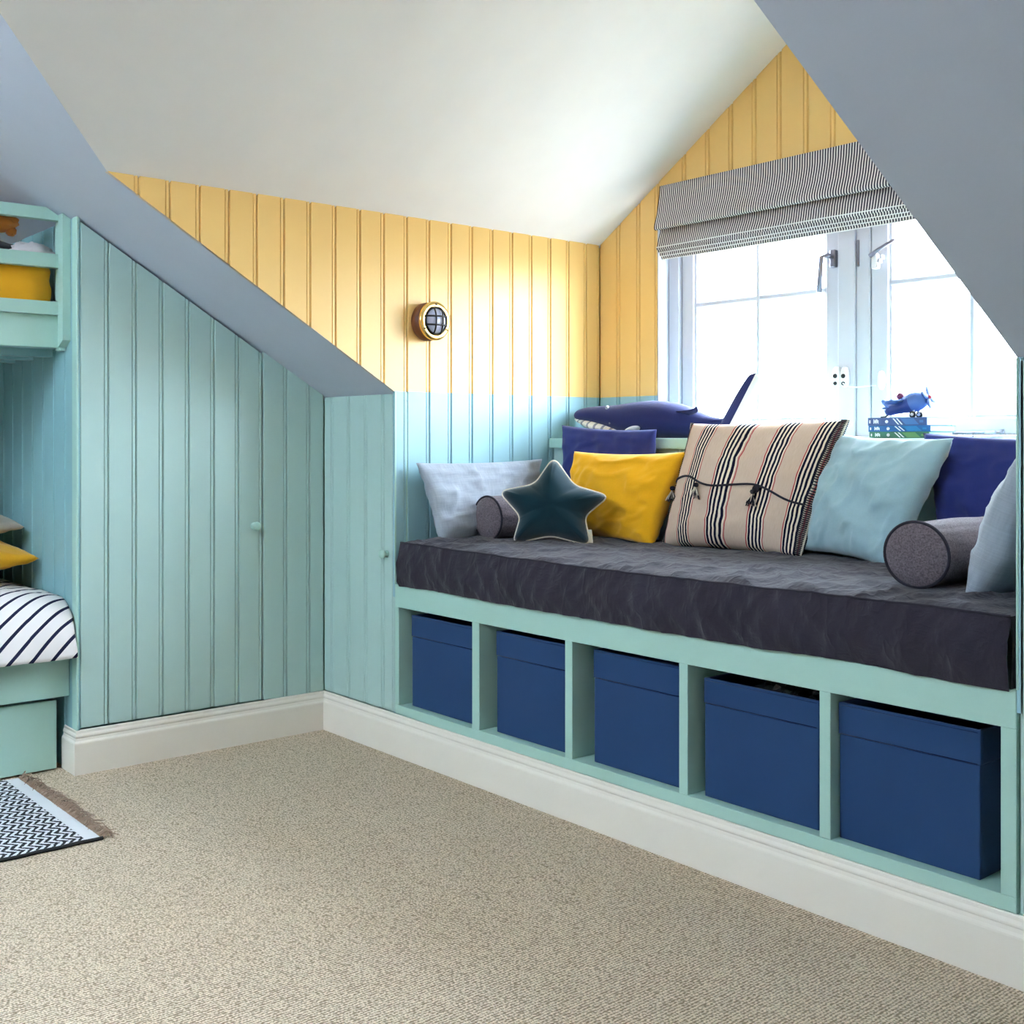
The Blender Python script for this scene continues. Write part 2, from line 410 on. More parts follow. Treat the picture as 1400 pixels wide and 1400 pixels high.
for i, (a, b) in enumerate(FILL_WINDOWS):
    y0, y1 = YRIDGE - .35, YRIDGE - 1.25
    bm = bmesh.new()
    for p in ([fs(a, y0), fs(b, y0), fs(b, y0 - .06), fs(a, y0 - .06)], [fs(a, y1 + .06), fs(b, y1 + .06), fs(b, y1), fs(a, y1)],
              [fs(a, y0 - .06), fs(a + .06, y0 - .06), fs(a + .06, y1 + .06), fs(a, y1 + .06)], [fs(b - .06, y0 - .06), fs(b, y0 - .06), fs(b, y1 + .06), fs(b - .06, y1 + .06)]):
        add_prism(bm, p, (0, -.03, .06))
    o = struct(finish(bm, 'window_%d' % (i + 2), 'winwhite'), 'white framed roof window added to the far slope for fill light, %s' % ('nearer the bunk bed' if i == 0 else 'nearer the end wall'), 'window')
    bm = bmesh.new(); add_prism(bm, [Vector(p) + Vector((0, -.015, .03)) for p in (fs(a + .06, y0 - .06), fs(b - .06, y0 - .06), fs(b - .06, y1 + .06), fs(a + .06, y1 + .06))], (0, -.002, .004)); finish(bm, 'pane', 'glass', o)
struct(box('wall_back', XL - .1, XFAR + .1, YBACK - .1, YBACK, 0, fs(0, YBACK)[2] + .05, 'white', bev=0), 'white low wall under the far roof slope', 'wall')
bm = bmesh.new()
add_prism(bm, [(XFAR, YBACK - .1, 0), (XFAR, .12, 0), (XFAR, .12, zmain(.12) + .05), (XFAR, YRIDGE, ZR + .1), (XFAR, YBACK - .1, fs(0, YBACK)[2] + .05)], (.1, 0, 0))
struct(finish(bm, 'wall_right', 'white'), 'white gable end wall away from the bunk', 'wall')
bm = bmesh.new()
add_prism(bm, [(XL, YBACK - .1, 0), (XL, .12, 0), (XL, .12, zmain(.12) + .05), (XL, YRIDGE, ZR + .1), (XL, YBACK - .1, fs(0, YBACK)[2] + .05)], (-.1, 0, 0))
struct(finish(bm, 'wall_bunk_side', 'teal'), 'teal painted wall behind the bunk bed', 'wall')

# ---- cupboard wall (plane X = 0): fixed boards and the board door under the slope
BB = .146                                            # skirting height
wl = struct(boxes('wall_left', [(-.07, -.040, YE + .001, .05, 0, ZK), ], 'mint'), 'mint tongue-and-groove cupboard wall under the sloping ceiling', 'wall')
bm = bmesh.new(); add_prism(bm, [(-.07, YE + .02, ZK - .02), (-.07, .02, ZK - .02), (-.07, YE + .02, zmain(YE + .02))], (.03, 0, 0)); finish(bm, 'wall_panel', 'mint', wl)
y1 = -.273
dr = thing('door_1', 'mint board cupboard door with sloping top and round knob', 'door', (0, YE, 0), kind='structure')
n = 7; yd0 = YE + .012; wd = (y1 - .003 - yd0) / n
GAPT = .012
for k in range(n):
    y = yd0 + k * wd
    plank(dr, (0, y), (0, 1, 0), (1, 0, 0), wd, lambda u: BB + .007, lambda u, y=y: zmain(y + u) - GAPT, 'mint_soft')
bm = bmesh.new(); add_prism(bm, [(-.012, yd0, BB + .007), (-.012, y1 - .003, BB + .007), (-.012, y1 - .003, zmain(y1 - .003) - GAPT), (-.012, yd0, zmain(yd0) - GAPT)], (-.012, 0, 0)); finish(bm, 'door_panel', 'mint_soft', dr)
KN = [(0, .034), (.006, .0335), (.012, .031), (.0155, .026), (.0165, .021), (.014, .016), (.009, .012), (.0075, .006), (.012, .002), (.013, 0), (0, 0)]
lathe('knob', KN, (0, -.314, .798), (1, 0, 0), 'mint', dr)
wd = (0 - y1) / 2.63
y = y1
while y < -.02:
    q = min(wd, -y)
    plank(wl, (0, y), (0, 1, 0), (1, 0, 0), q, lambda u: BB + .002, lambda u, y=y: zmain(y + u) - .001, 'mint_soft', bead=q > .09); y += q
finish_b = box('backing', -.040, -.012, y1 + .0005, -.001, BB, ZK, 'mint', wl, bev=0)
box('corner_bead', -.04, .001, YE - .0005, YE + .007, BB, zmain(YE) - .002, 'mint', wl, bev=.0015)

# ---- return wall of the bunk alcove (plane Y = YE)
wa = struct(boxes('wall_alcove', [(XL, -.045, YE + .012, YE + .06, 0, zmain(YE) - .03)], 'teal'), 'teal tongue-and-groove end wall of the bunk alcove', 'wall')
x = -.0005
for k in range(9):
    plank(wa, (x, YE), (-1, 0, 0), (0, -1, 0), min(.1055, x - XL), lambda u: .0, lambda u: zmain(YE) - .004, 'teal'); x -= .1055
    if x < XL + .02: break

# ---- knee wall left of the seat (plane Y = 0): small board door
wk = struct(boxes('wall_knee_left', [(-.04, XC - .003, .040, .09, 0, ZK)], 'mint'), 'mint low knee wall between cupboard wall and window seat', 'wall')
d2 = thing('door_2', 'narrow mint board cupboard door beside the window seat', 'door', (XC / 2, 0, BB), kind='structure')
xs = [0.0005, .062, .170, .278, .383, XC - .001]
for a, b in zip(xs, xs[1:]):
    plank(d2, (a, 0), (1, 0, 0), (0, -1, 0), b - a, lambda u: BB + .006, lambda u: ZK - .007, 'mint_soft')
box('door_panel', .0005, XC - .001, .012, .03, BB + .006, ZK - .007, 'mint_soft', d2, bev=0)
lathe('knob', KN, (.400, 0, .709), (0, -1, 0), 'mint', d2)

# ---- knee wall right of the seat
wr = struct(boxes('wall_knee_right', [(XR + .012, XFAR, .040, .09, 0, ZK)], 'mint'), 'mint low knee wall beyond the window seat', 'wall')
d3 = thing('door_3', 'mint board cupboard door beside the storage boxes', 'door', (XR + .4, 0, BB), kind='structure')
for k in range(7):
    plank(d3, (XR + .004 + k * .105, 0), (1, 0, 0), (0, -1, 0), .105, lambda u: BB + .006, lambda u: ZK - .007, 'mint_soft')
box('door_panel', XR + .004, XR + .739, .012, .03, BB + .006, ZK - .007, 'mint_soft', d3, bev=0)
for k in range(16):
    plank(wr, (XR + .742 + k * .105, 0), (1, 0, 0), (0, -1, 0), .105, lambda u: BB, lambda u: ZK - .002, 'mint_soft')

# ---- dormer cheek (plane X = XC): boards in two colours
wc = struct(boxes('wall_dormer_left', [(XC - .05, XC - .012, .034, YW + .2, 0, ZE)], 'two'), 'yellow over blue tongue-and-groove cheek wall of the dormer', 'wall')
bm = bmesh.new(); add_prism(bm, [(XC - .05, .0, ZK + .02), (XC - .05, .0, ZE), (XC - .05, Y0 + .03, ZE)], (.038, 0, 0)); finish(bm, 'wall_panel', 'two', wc)
y = -1.0825
while y < YW - .004:
    q = min(PITCH, YW - y); e = y + q
    for a, b in (((y, 0.0), (0.0, e)) if y < 0 < e else ((y, e),)):          # the board over the knee wall corner is cut there
        low = (lambda u, a=a: zmain(a + u) + .0) if b <= 0 else (lambda u: .56)
        plank(wc, (XC, a), (0, 1, 0), (1, 0, 0), b - a, low, lambda u: ZE + .004, 'two', bead=q > .06, le=a != 0, re=b != 0)
    y += q
# lower edge trim where the cheek meets the knee wall
box('corner_bead', XC - .0015, XC + .0015, -.002, .006, .606, ZK - .001, 'mint', wc, bev=.0015)
wd_ = struct(boxes('wall_dormer_right', [(XR + .012, XR + .06, .034, YW + .2, 0, ZE)], 'two'), 'two-colour boarded cheek wall of the dormer beside the storage boxes', 'wall')
bm = bmesh.new(); add_prism(bm, [(XR + .012, .0, ZK + .02), (XR + .012, .0, ZE), (XR + .012, Y0 + .03, ZE)], (.048, 0, 0)); finish(bm, 'wall_panel', 'two', wd_)
y = -1.0825
while y < YW - .004:
    q = min(PITCH, YW - y); e = y + q
    for a, b in (((y, 0.0), (0.0, e)) if y < 0 < e else ((y, e),)):          # the board over the knee wall corner is cut there
        low = (lambda u, a=a: zmain(a + u) + .003) if b <= 0 else (lambda u: .56)
        plank(wd_, (XR, a), (0, 1, 0), (-1, 0, 0), b - a, low, lambda u: ZE + .004, 'two', bead=q > .06, le=a != 0, re=b != 0)
    y += q
box('corner_bead', XR - .0015, XR + .0035, -.002, .006, .606, ZK - .001, 'mint', wd_, bev=.0015)

# ---- window wall (plane Y = YW)
WX0, WX1, WZ0, WZ1 = .744, 2.222, 1.10, 1.985
ww = boxes('wall_window', [(XC - .05, WX0, YW + .012, YW + .16, .5, ZP), (WX1, XR + .06, YW + .012, YW + .16, .5, ZP), (WX0, WX1, YW + .012, YW + .16, WZ1, ZP + .08), (WX0, WX1, YW + .012, YW + .16, .5, WZ0)], 'two')
struct(ww, 'yellow boarded gable wall around the dormer window', 'wall')
for a, b in ((XC, .5515), (.5515, .654), (.654, WX0)):
    plank(ww, (a, YW), (1, 0, 0), (0, -1, 0), b - a, lambda u: WZ0, lambda u, a=a: zgab(a + u) - .001, 'two')
for a, b in ((WX1, 2.322), (2.322, 2.42), (2.42, XR)):
    plank(ww, (a, YW), (1, 0, 0), (0, -1, 0), b - a, lambda u: WZ0, lambda u, a=a: zgab(a + u) - .001, 'two')
xs = [WX0, .874, .98, 1.081, 1.179, 1.280, 1.383, XP, 1.586, 1.69, 1.794, 1.897, 2.0, 2.104, WX1]
for a, b in zip(xs, xs[1:]):
    plank(ww, (a, YW), (1, 0, 0), (0, -1, 0), b - a, lambda u: WZ1, lambda u, a=a: zgab(a + u) - .001, 'two')
for nm, x0, x1 in (('reveal_lining', WX0 - .001, WX0 + .004), ('reveal_lining', WX1 - .004, WX1 + .001)):
    box(nm, x0, x1, YW - .001, YW + .16, 1.12, WZ1, 'winwhite', ww, bev=0)
box('reveal_lining', WX0, WX1, YW - .001, YW + .16, WZ1 - .004, WZ1 + .001, 'winwhite', ww, bev=0)

# ---- the casement window
YF = YW + .06                                  # face of the window frame
win = thing('window_1', 'white double casement window with glazing bars behind the window seat', 'window', (XP, YF, 1.12), kind='structure')
ft = .052
ZS = 1.130                                     # top of the bottom frame rail
bm = bmesh.new()
add_box(bm, WX0 + .004, WX0 + ft, YF, YF + .09, 1.085, WZ1 - .004, .003); add_box(bm, WX1 - ft, WX1 - .004, YF, YF + .09, 1.085, WZ1 - .004, .003)
add_box(bm, WX0 + ft, WX1 - ft, YF, YF + .09, WZ1 - .06, WZ1 - .004, .003); add_box(bm, WX0 + ft, WX1 - ft, YF - .004, YF + .09, 1.085, ZS, .003)
finish(bm, 'frame', 'winwhite', win)
box('mullion', 1.458, 1.518, YF, YF + .09, ZS - .001, WZ1 - .055, 'winwhite', win, bev=.003)
def sash(x0, x1, ls, rs, xm):
    z0, z1 = ZS + .002, WZ1 - .062; yf = YF + .016; yb = yf + .045
    bm = bmesh.new()
    for b in ((x0, x0 + ls, yf, yb, z0, z1), (x1 - rs, x1, yf, yb, z0, z1), (x0 + ls, x1 - rs, yf, yb, z0, z0 + .055), (x0 + ls, x1 - rs, yf, yb, z1 - .05, z1)): add_box(bm, *b, .004)
    s = finish(bm, 'sash', 'winwhite', win)
    g0, g1 = x0 + ls, x1 - rs; zm = 1.635
    # inner glazing bead
    bm = bmesh.new()
    for b in ((g0 - .002, g0 + .009, yf + .008, yb - .008, z0 + .05, z1 - .045), (g1 - .009, g1 + .002, yf + .008, yb - .008, z0 + .05, z1 - .045), (g0, g1, yf + .008, yb - .008, z0 + .05, z0 + .064)): add_box(bm, *b, .002)
    finish(bm, 'glazing_bead', 'winwhite', s)
    bm = bmesh.new(); add_box(bm, xm - .010, xm + .010, yf + .004, yb - .006, z0 + .05, z1 - .045, .005); finish(bm, 'glazing_bar', 'winwhite', s)
    bm = bmesh.new(); add_box(bm, g0, g1, yf + .005, yb - .007, zm - .011, zm + .011, .005); finish(bm, 'glazing_bar', 'winwhite', s)
    for a, b in ((g0, xm), (xm, g1)):
        for c, d in ((z0 + .055, zm), (zm, z1 - .05)): box('pane', a, b, yf + .022, yf + .026, c, d, 'glass', s, bev=0)
    return s
sl = sash(WX0 + ft + .002, 1.457, .056, .054, 1.134)
box('jamb', 1.518, 1.566, YF + .012, YF + .09, ZS - .001, WZ1 - .06, 'winwhite', win, bev=.003)
sr = sash(1.568, WX1 - ft - .002, .060, .056, 1.893)
# casement fastener on the left sash: plate, neck and hanging lever
p0 = pix(1, YF + .012, 1141, 352)
fst = box('fastener', p0.x - .010, p0.x + .010, YF - .004, YF + .018, p0.z - .035, p0.z + .025, 'chrome', sl, bev=.003)
bm = bmesh.new(); add_tube(bm, [p0 + Vector((0, -.01, 0)), p0 + Vector((-.005, -.035, .004)), p0 + Vector((-.022, -.045, 0)), p0 + Vector((-.025, -.046, -.05)), p0 + Vector((-.030, -.046, -.12))], [.009, .009, .008, .008, .009], 10); finish(bm, 'lever', 'chrome', sl, True)
# fastener on the right sash, lever swung up
p1 = pix(1, YF + .012, 1197, 352)
bm = bmesh.new()
add_box(bm, p1.x - .006, p1.x + .014, YF - .006, YF + .018, p1.z - .04, p1.z + .012, .003)
for k in range(3): add_box(bm, p1.x + .012 + k * .007, p1.x + .018 + k * .007, YF - .006, YF + .012, p1.z - .035 + k * .012, p1.z - .02 + k * .012, .002)
finish(bm, 'fastener', 'plasticw', sr)
tube('lever', [p1 + Vector((-.004, -.025, .004)), p1 + Vector((.03, -.035, .02)), p1 + Vector((.085, -.035, .045))], [.008, .006, .005], 'chrome', sr, 10)
# keep plate on the jamb
box('keep_plate', 1.522, 1.530, YF + .006, YF + .014, 1.70, 1.79, 'chrome', win, bev=.002)
# cable window restrictors: two oval bodies on the mullion, cable loops, end plate on the right sash
def oval(name, c, rx, rz, th, mat, parent):
    bm = bmesh.new(); seg = 20
    rings = []
    for s_, d in ((1, 0), (1, -th * .7), (.8, -th), (.0, -th)):
        if s_ == 0: rings.append([bm.verts.new((c.x, c.y - th, c.z))]); continue
        rings.append([bm.verts.new((c.x + rx * s_ * math.copysign(abs(math.cos(t)) ** .8, math.cos(t)), c.y + d, c.z + rz * s_ * math.copysign(abs(math.sin(t)) ** .8, math.sin(t)))) for t in [2 * math.pi * k / seg for k in range(seg)]])
    for A, B in zip(rings, rings[1:]):
        for k in range(seg):
            if len(B) == 1: bm.faces.new((A[k], A[(k + 1) % seg], B[0]))
            else: bm.faces.new((A[k], A[(k + 1) % seg], B[(k + 1) % seg], B[k]))
    bm.faces.new(rings[0])
    return finish(bm, name, mat, parent, True)
for (ax, ay, loop) in ((1146, 516, -1), (1157, 516, 1)):
    c = pix(1, YF, ax, ay) + Vector((0, .001, 0))
    b = oval('restrictor', c, .014, .036, .02, 'plasticw', win)
    lathe('keyhole', [(0, .003), (.007, .003), (.008, 0), (0, 0)], c + Vector((0, -.0195, .004)), (0, -1, 0), 'rubber', b, 12)
    lathe('cable_plug', [(0, .006), (.006, .006), (.008, 0), (0, 0)], c + Vector((0, -.0165, -.021)), (0, -1, 0), 'rubber', b, 12)
    pts = []
    if loop < 0:
        for t in range(15):
            a = math.radians(60 - t * 22); pts.append(c + Vector((-.045 + .042 * math.cos(a), -.03, -.038 + .036 * math.sin(a))))
    else: pts = [c + Vector((.0, -.022, -.02)), c + Vector((.02, -.03, -.032)), c + Vector((.05, -.02, -.036)), c + Vector((.10, .01, -.03))]
    tube('cable', pts, .0022, 'plasticw', b, 6)
oval('restrictor_plate', pix(1, YF + .016, 1206, 520), .012, .032, .012, 'plasticw', sr)
# casement stay lying on the bottom rail of the right sash
q0 = pix(1, YF - .006, 1296, 593); q1 = pix(1, YF - .006, 1374, 587)
zs = 1.137
st = tube('stay_bar', [(q0.x, YF - .012, zs), (q1.x - .05, YF - .012, zs + .002), (q1.x, YF - .012, zs + .001)], [.0035, .004, .005], 'chrome', sr, 8)
bm = bmesh.new()
add_box(bm, q1.x - .055, q1.x - .02, YF - .02, YF - .002, zs - .004, zs + .008, .002); add_lathe(bm, [(0, .012), (.005, .012), (.005, 0), (0, 0)], (q1.x - .005, YF - .012, zs), (0, 0, 1), 10)
finish(bm, 'stay_bracket', 'chrome', st)
bm = bmesh.new(); xm = (q0.x + q1.x) / 2
add_box(bm, xm - .03, xm + .02, YF - .022, YF - .006, ZS - .012, ZS - .008, .001); add_tube(bm, [(xm - .005, YF - .014, ZS - .010), (xm - .005, YF - .014, zs)], .0025, 8); finish(bm, 'stay_pin', 'chrome', st)

# ---- ledge below the window and the panelled seat back
LZ = 1.122
led = thing('trim_1', 'mint wooden ledge and backboard behind the seat cushions', 'ledge', (XP, .79, .62), kind='structure')
box('ledge_board', XC + .0005, XR - .0005, .769, YF + .002, LZ - .038, LZ, 'mint', led, bev=.004, seg=2)
x = XC
for k in range(20):
    plank(led, (x, .795), (1, 0, 0), (0, -1, 0), PITCH + .0001, lambda u: .606, lambda u: LZ - .036, 'mint_soft'); x += PITCH
    if x > XR - .01: break
box('backing_panel', XC, XR, .807, .83, .606, LZ - .037, 'mint', led, bev=0)

# ---- skirting boards with an ogee top
def skirting(name, pts, outs, label):
    """pts: wall line corners; outs: per-corner mitred outward offset directions"""
    prof = [(0, BB), (.006, BB), (.008, BB - .003), (.0085, BB - .010), (.011, BB - .014), (.0125, BB - .018), (.0125, BB - .022), (.0105, BB - .026), (.0125, BB - .034), (.017, BB - .040), (.018, BB - .044), (.018, 0), (0, 0)]
    bm = bmesh.new(); R = []
    for p, o in zip(pts, outs): R.append([bm.verts.new((p[0] + o[0] * d, p[1] + o[1] * d, z)) for d, z in prof])
    for A, B in zip(R, R[1:]):
        for k in range(len(prof)): j = (k + 1) % len(prof); bm.faces.new((A[k], A[j], B[j], B[k]))
    bm.faces.new(R[0]); bm.faces.new(R[-1][::-1])
    o = finish(bm, name, 'gloss'); return struct(o, label, 'skirting board')
B0 = .012     # the boards stand forward of the line so that the skirting top sits just proud
skirting('baseboard_left', [(-.105, YE + .006), (-.006, YE + .006), (-.006, .006)], [(0, -1), (1, -1), (1, -1)], 'cream skirting board along the cupboard wall and round its corner')
skirting('baseboard_knee', [(-.006, .006), (XFAR, .006)], [(1, -1), (0, -1)], 'cream skirting board below the window seat and storage cubbies')

# ================================================================== WINDOW SEAT
seat = thing('window_seat', 'mint painted built-in window seat with five open storage cubbies', 'bench', (XP, .25, BB))
SZ = .606                                          # seat board top
divs = [(XC + .0, .468), (.854, .889), (1.264, 1.293), (1.675, 1.703), (2.080, 2.108), (2.487, XR - .001)]
SHZ = .180
box('top_rail', XC, XR - .001, 0, .022, .525, SZ, 'mint', seat, bev=.0015)
box('bottom_rail', XC, XR - .001, 0, .022, BB + .001, SHZ, 'mint', seat, bev=.0015)
for a, b in divs: box('divider', a, b, .0005, .46, SHZ, .5255, 'mint', seat, bev=.0012)
box('shelf_board', XC, XR - .001, .02, .46, SHZ - .02, SHZ, 'mint', seat, bev=0)
box('seat_board', XC, XR - .001, .02, .80, SZ - .02, SZ, 'mint', seat, bev=0)
box('back_panel', XC, XR - .001, .455, .47, SHZ - .02, SZ - .015, 'mint', seat, bev=0)
box('plinth', XC, XR - .001, .01, .03, 0, BB, 'mint', seat, bev=0)

# seat mattress
def nz(x, y, z): return noise.noise(Vector((x, y, z)))
def mattress():
    x0, x1, y0, y1, z0, z1 = .488, 2.509, -.004, .785, SZ, .757
    root = thing('seat_mattress', 'dark charcoal linen seat mattress with piped edges on the window seat', 'mattress', ((x0 + x1) / 2, (y0 + y1) / 2, SZ))
    def top(u, v):
        x = x0 + (x1 - x0) * u; y = y0 + (y1 - y0) * v
        e = min(u, 1 - u) * (x1 - x0); f = min(v, 1 - v) * (y1 - y0)
        crown = .016 * min(1, e / .12) ** .5 * min(1, f / .16) ** .6
        wr = .008 * nz(x * 6, y * 2.2, 3) + .005 * nz(x * 15 + y * 9, y * 5, 7) + .009 * (1 - abs(nz(x * 9 - y * 4, y * 6, 1.5))) ** 7 + .006 * (1 - abs(nz(x * 14 + y * 8, y * 9, 8.5))) ** 8
        sag = .010 * math.sin(3.0 * x + .6) * math.exp(-f * 3)
        return Vector((x, y, z1 - .006 + crown + wr * min(1, f / .03 + .25) + sag * .4))
    grid_mesh('mattress_top', top, 190, 60, 'linen', root)
    def edge_z(x): return top((x - x0) / (x1 - x0), 0).z
    def front(u, v):
        x = x0 + (x1 - x0) * u; zt = edge_z(x); zb = z0 - .004 + .012 * max(0, nz(x * 2.1, 5, 2)) * (1 - min(1, abs(u - 1) / .1 * 0 + 0)) 
        z = zb + (zt - zb) * v
        bul = .016 * math.sin(math.pi * min(1, v * .95 + .05)) + .007 * nz(x * 9, z * 4, 11) + .008 * (1 - abs(nz(x * 11 + z * 7, z * 3, 4))) ** 8 + .006 * (1 - abs(nz(x * 17 - z * 9, z * 6, 9))) ** 8 + .0035 * nz(x * 30, z * 18, 2)
        return Vector((x, y0 - bul, z))
    grid_mesh('front_border', front, 190, 16, 'linen', root)
    def side(xx, sg):
        def fn(u, v):
            y = y0 + (y1 - y0) * u; zt = top(0 if sg < 0 else 1, u).z; z = z0 + (zt - z0) * v
            return Vector((xx + sg * .003 * math.sin(math.pi * v), y, z))
        grid_mesh('side_border', fn, 30, 8, 'linen', root)
    side(x0, -1); side(x1, 1)
    grid_mesh('back_border', lambda u, v: Vector((x0 + (x1 - x0) * u, y1, z0 + (top(u, 1).z - z0) * v)), 60, 4, 'linen', root)
    pts = [top(i / 150, 0) + Vector((0, -.002, .001)) for i in range(151)]
    tube('piping', pts, .0032, 'piping', root, 6)
    return top, x0, x1, y0, y1
mtop, mx0, mx1, my0, my1 = mattress()
def mz(x, y): return mtop(min(1, max(0, (x - mx0) / (mx1 - mx0))), min(1, max(0, (y - my0) / (my1 - my0)))).z

# ================================================================== STORAGE BOXES
def storage_box(x0, x1, label, z1, cat='storage box'):
    y0, z0 = .034, SHZ; y1 = y0 + .38; zc = .425; t = .008
    root = thing('storage_box', label, cat, ((x0 + x1) / 2, (y0 + y1) / 2, z0), group='blue fabric boxes in the seat cubbies')
    def wall(name, a, b, c, d, e, f, mat, bev=.003):
        box(name, a, b, c, d, e, f, mat, root, bev=bev, seg=2)
    wall('front_panel', x0, x1, y0, y0 + t, z0, zc, 'boxblue', .003)
    wall('side_panel', x0, x0 + t, y0 + t - .002, y1, z0, zc, 'boxblue'); wall('side_panel', x1 - t, x1, y0 + t - .002, y1, z0, zc, 'boxblue')
    wall('back_panel', x0, x1, y1 - t, y1, z0, zc, 'boxblue'); wall('base_panel', x0 + .002, x1 - .002, y0 + .002, y1 - .002, z0, z0 + .006, 'boxin')
    o = .0018
    bm = bmesh.new()
    add_box(bm, x0 - o, x1 + o, y0 - o, y0 + t, zc, z1, .0025, 2); add_box(bm, x0 - o, x0 + t, y0 + t - .002, y1 + o, zc, z1 - .0005, .0025, 2)
    add_box(bm, x1 - t, x1 + o, y0 + t - .002, y1 + o, zc, z1 - .0005, .0025, 2); add_box(bm, x0 - o, x1 + o, y1 - t, y1 + o, zc, z1 - .001, .0025, 2)
    c = finish(bm, 'cuff', 'boxblue', root)
    tube('stitching', [(x0 + .004, y0 - o - .0004, zc + .002), (x1 - .004, y0 - o - .0004, zc + .002)], .0012, 'boxin', c, 5)
    tube('stitching', [(x0 + .004, y0 - o - .0004, z1 - .006), (x1 - .004, y0 - o - .0004, z1 - .006)], .0007, 'boxin', c, 5)
    # side handle strap
    box('handle_strap', x1 + .0005, x1 + .004, y0 + .12, y0 + .26, zc - .055, zc - .03, 'boxblue', root, bev=.001)
bx = [(.502, .830), (.936, 1.252), (1.348, 1.668), (1.732, 2.058), (2.111, 2.431)]
bl = ['blue fabric storage box in the cubby nearest the narrow cupboard door', 'blue fabric storage box in the second cubby from the narrow cupboard door', 'blue fabric storage box in the middle cubby of the seat',
      'blue fabric storage box with a black plastic bag showing at its top', 'blue fabric storage box with its side showing, beside the seat end post']
for (a, b), l, zt in zip(bx, bl, (.500, .504, .508, .492, .500)): storage_box(a, b, l, zt)
# crumpled black bag in the fourth box
def bag(u, v):
    th = 2 * math.pi * u; ph = math.pi * (v - .5); r = 1 + .25 * nz(math.cos(th) * 4, math.sin(th) * 4, v * 7) + .18 * nz(math.cos(th) * 11, math.sin(th) * 11, v * 13)
    return Vector((1.945 + .10 * math.cos(ph) * math.cos(th) * r, max(.045, .135 + .105 * math.cos(ph) * math.sin(th) * r), .372 + .145 * math.copysign(abs(math.sin(ph)) ** .35, ph) * (.88 + .14 * r) + (.012 * nz(u * 40, v * 9, 4) if ph > .3 else 0)))
o = grid_mesh('plastic_bag', bag, 60, 26, 'blackbag', smooth=False); tag(o, 'crumpled shiny black plastic bag inside a blue storage box', 'bag')

# ================================================================== CUSHIONS
def cushion_body(name, cs, T, mat, parent=None, pinch=.055, wr=.006, seed=0, n=44, power=.42, off=(0, 0, 0)):
    """cs: corner points TL, TR, BR, BL; T: full thickness; two bulged faces with pointed corners and creases"""
    TL, TR, BR, BL = [Vector(c) for c in cs]
    nrm = ((TR - TL) + (BR - BL)).cross((TL - BL) + (TR - BR)).normalized()      # towards the viewer side
    if nrm.dot(CAM - (TL + BR) / 2) < 0: nrm = -nrm
    W = ((TR - TL).length + (BR - BL).length) / 2; Hh = ((TL - BL).length + (TR - BR).length) / 2
    bm = bmesh.new(); uvl = bm.loops.layers.uv.new('UVMap')
    def pt(i, j, side):
        u = -1 + 2 * i / n; v = -1 + 2 * j / n
        u = math.copysign(abs(u) ** .85, u); v = math.copysign(abs(v) ** .85, v)
        uu = u * (1 - pinch * (1 - v * v) * u * u); vv = v * (1 - pinch * (1 - u * u) * v * v)
        a = (uu + 1) / 2; b = (vv + 1) / 2
        p = (BL * (1 - a) + BR * a) * (1 - b) + (TL * (1 - a) + TR * a) * b
        e = max(0.0, (1 - u * u)) * max(0.0, (1 - v * v))
        h = T / 2 * e ** power
        s = seed * 3.7 + (0 if side > 0 else 50)
        ew = (1 - min(1 - abs(u), 1 - abs(v)) * 1.2)
        ew = max(.15, ew)
        k = e ** .3
        # creases running in from the edges and corners
        d = wr * k * ew * (nz(u * 5.5 + s, v * 1.6, s) + nz(u * 1.6, v * 5.5 + s, s + 9)) + wr * .7 * k * nz(u * 3 + v * 3.2 + s, (u - v) * 1.1, s + 4) + wr * .8 * k * ((1 - abs(nz(u * 2.6 + s, v * 2.6 - u * 1.4, s + 2))) ** 8 - .2)
        d += wr * .45 * k * ew * ((1 - abs(nz(u * 7 + s, v * 4 + u * 3, s + 6))) ** 6 - .15)
        return p + nrm * side * (h + d)
    F = [[bm.verts.new(pt(i, j, 1)) for j in range(n + 1)] for i in range(n + 1)]
    Bk = [[F[i][j] if i in (0, n) or j in (0, n) else bm.verts.new(pt(i, j, -1)) for j in range(n + 1)] for i in range(n + 1)]
    for g, fl in ((F, 0), (Bk, 1)):
        for i in range(n):
            for j in range(n):
                idx = [(i, j), (i + 1, j), (i + 1, j + 1), (i, j + 1)]
                if fl: idx.reverse()
                f = bm.faces.new([g[a][b] for a, b in idx])
                for lp, (a, b) in zip(f.loops, idx): lp[uvl].uv = (a / n, b / n)
    return finish(bm, name, mat, parent, True), F and None, pt, nrm

def on_y(y, px, py): return pix(1, y, px, py)
def on_z(z, px, py): return pix(2, z, px, py)
ZM = .762

# pale grey cushion against the cheek wall
o, _, _, _ = cushion_body('cushion', [(.497, .055, 1.035), (.480, .700, 1.042), (.520, .62, .755), (.585, .090, .757)], .11, 'greylinen', seed=1, wr=.013)
tag(o, 'pale grey linen cushion leaning on the blue boarded wall', 'cushion')
# navy cushion behind the mustard one
o, _, _, _ = cushion_body('cushion', [on_y(.728, 768, 581), on_y(.722, 898, 587), (1.03, .700, .77), (.585, .705, .77)], .09, 'navy', seed=2, wr=.011, pinch=.05)
tag(o, 'navy blue cotton cushion standing behind the mustard cushion', 'cushion')
# mustard cushion
o, _, _, _ = cushion_body('cushion', [on_y(.62, 785, 617), on_y(.675, 944, 617), on_z(ZM - .004, 894, 747), on_z(ZM - .004, 772, 733)], .15, 'mustard', seed=3, wr=.013, pinch=.07)
tag(o, 'mustard yellow velvet cushion behind the teal star', 'cushion')
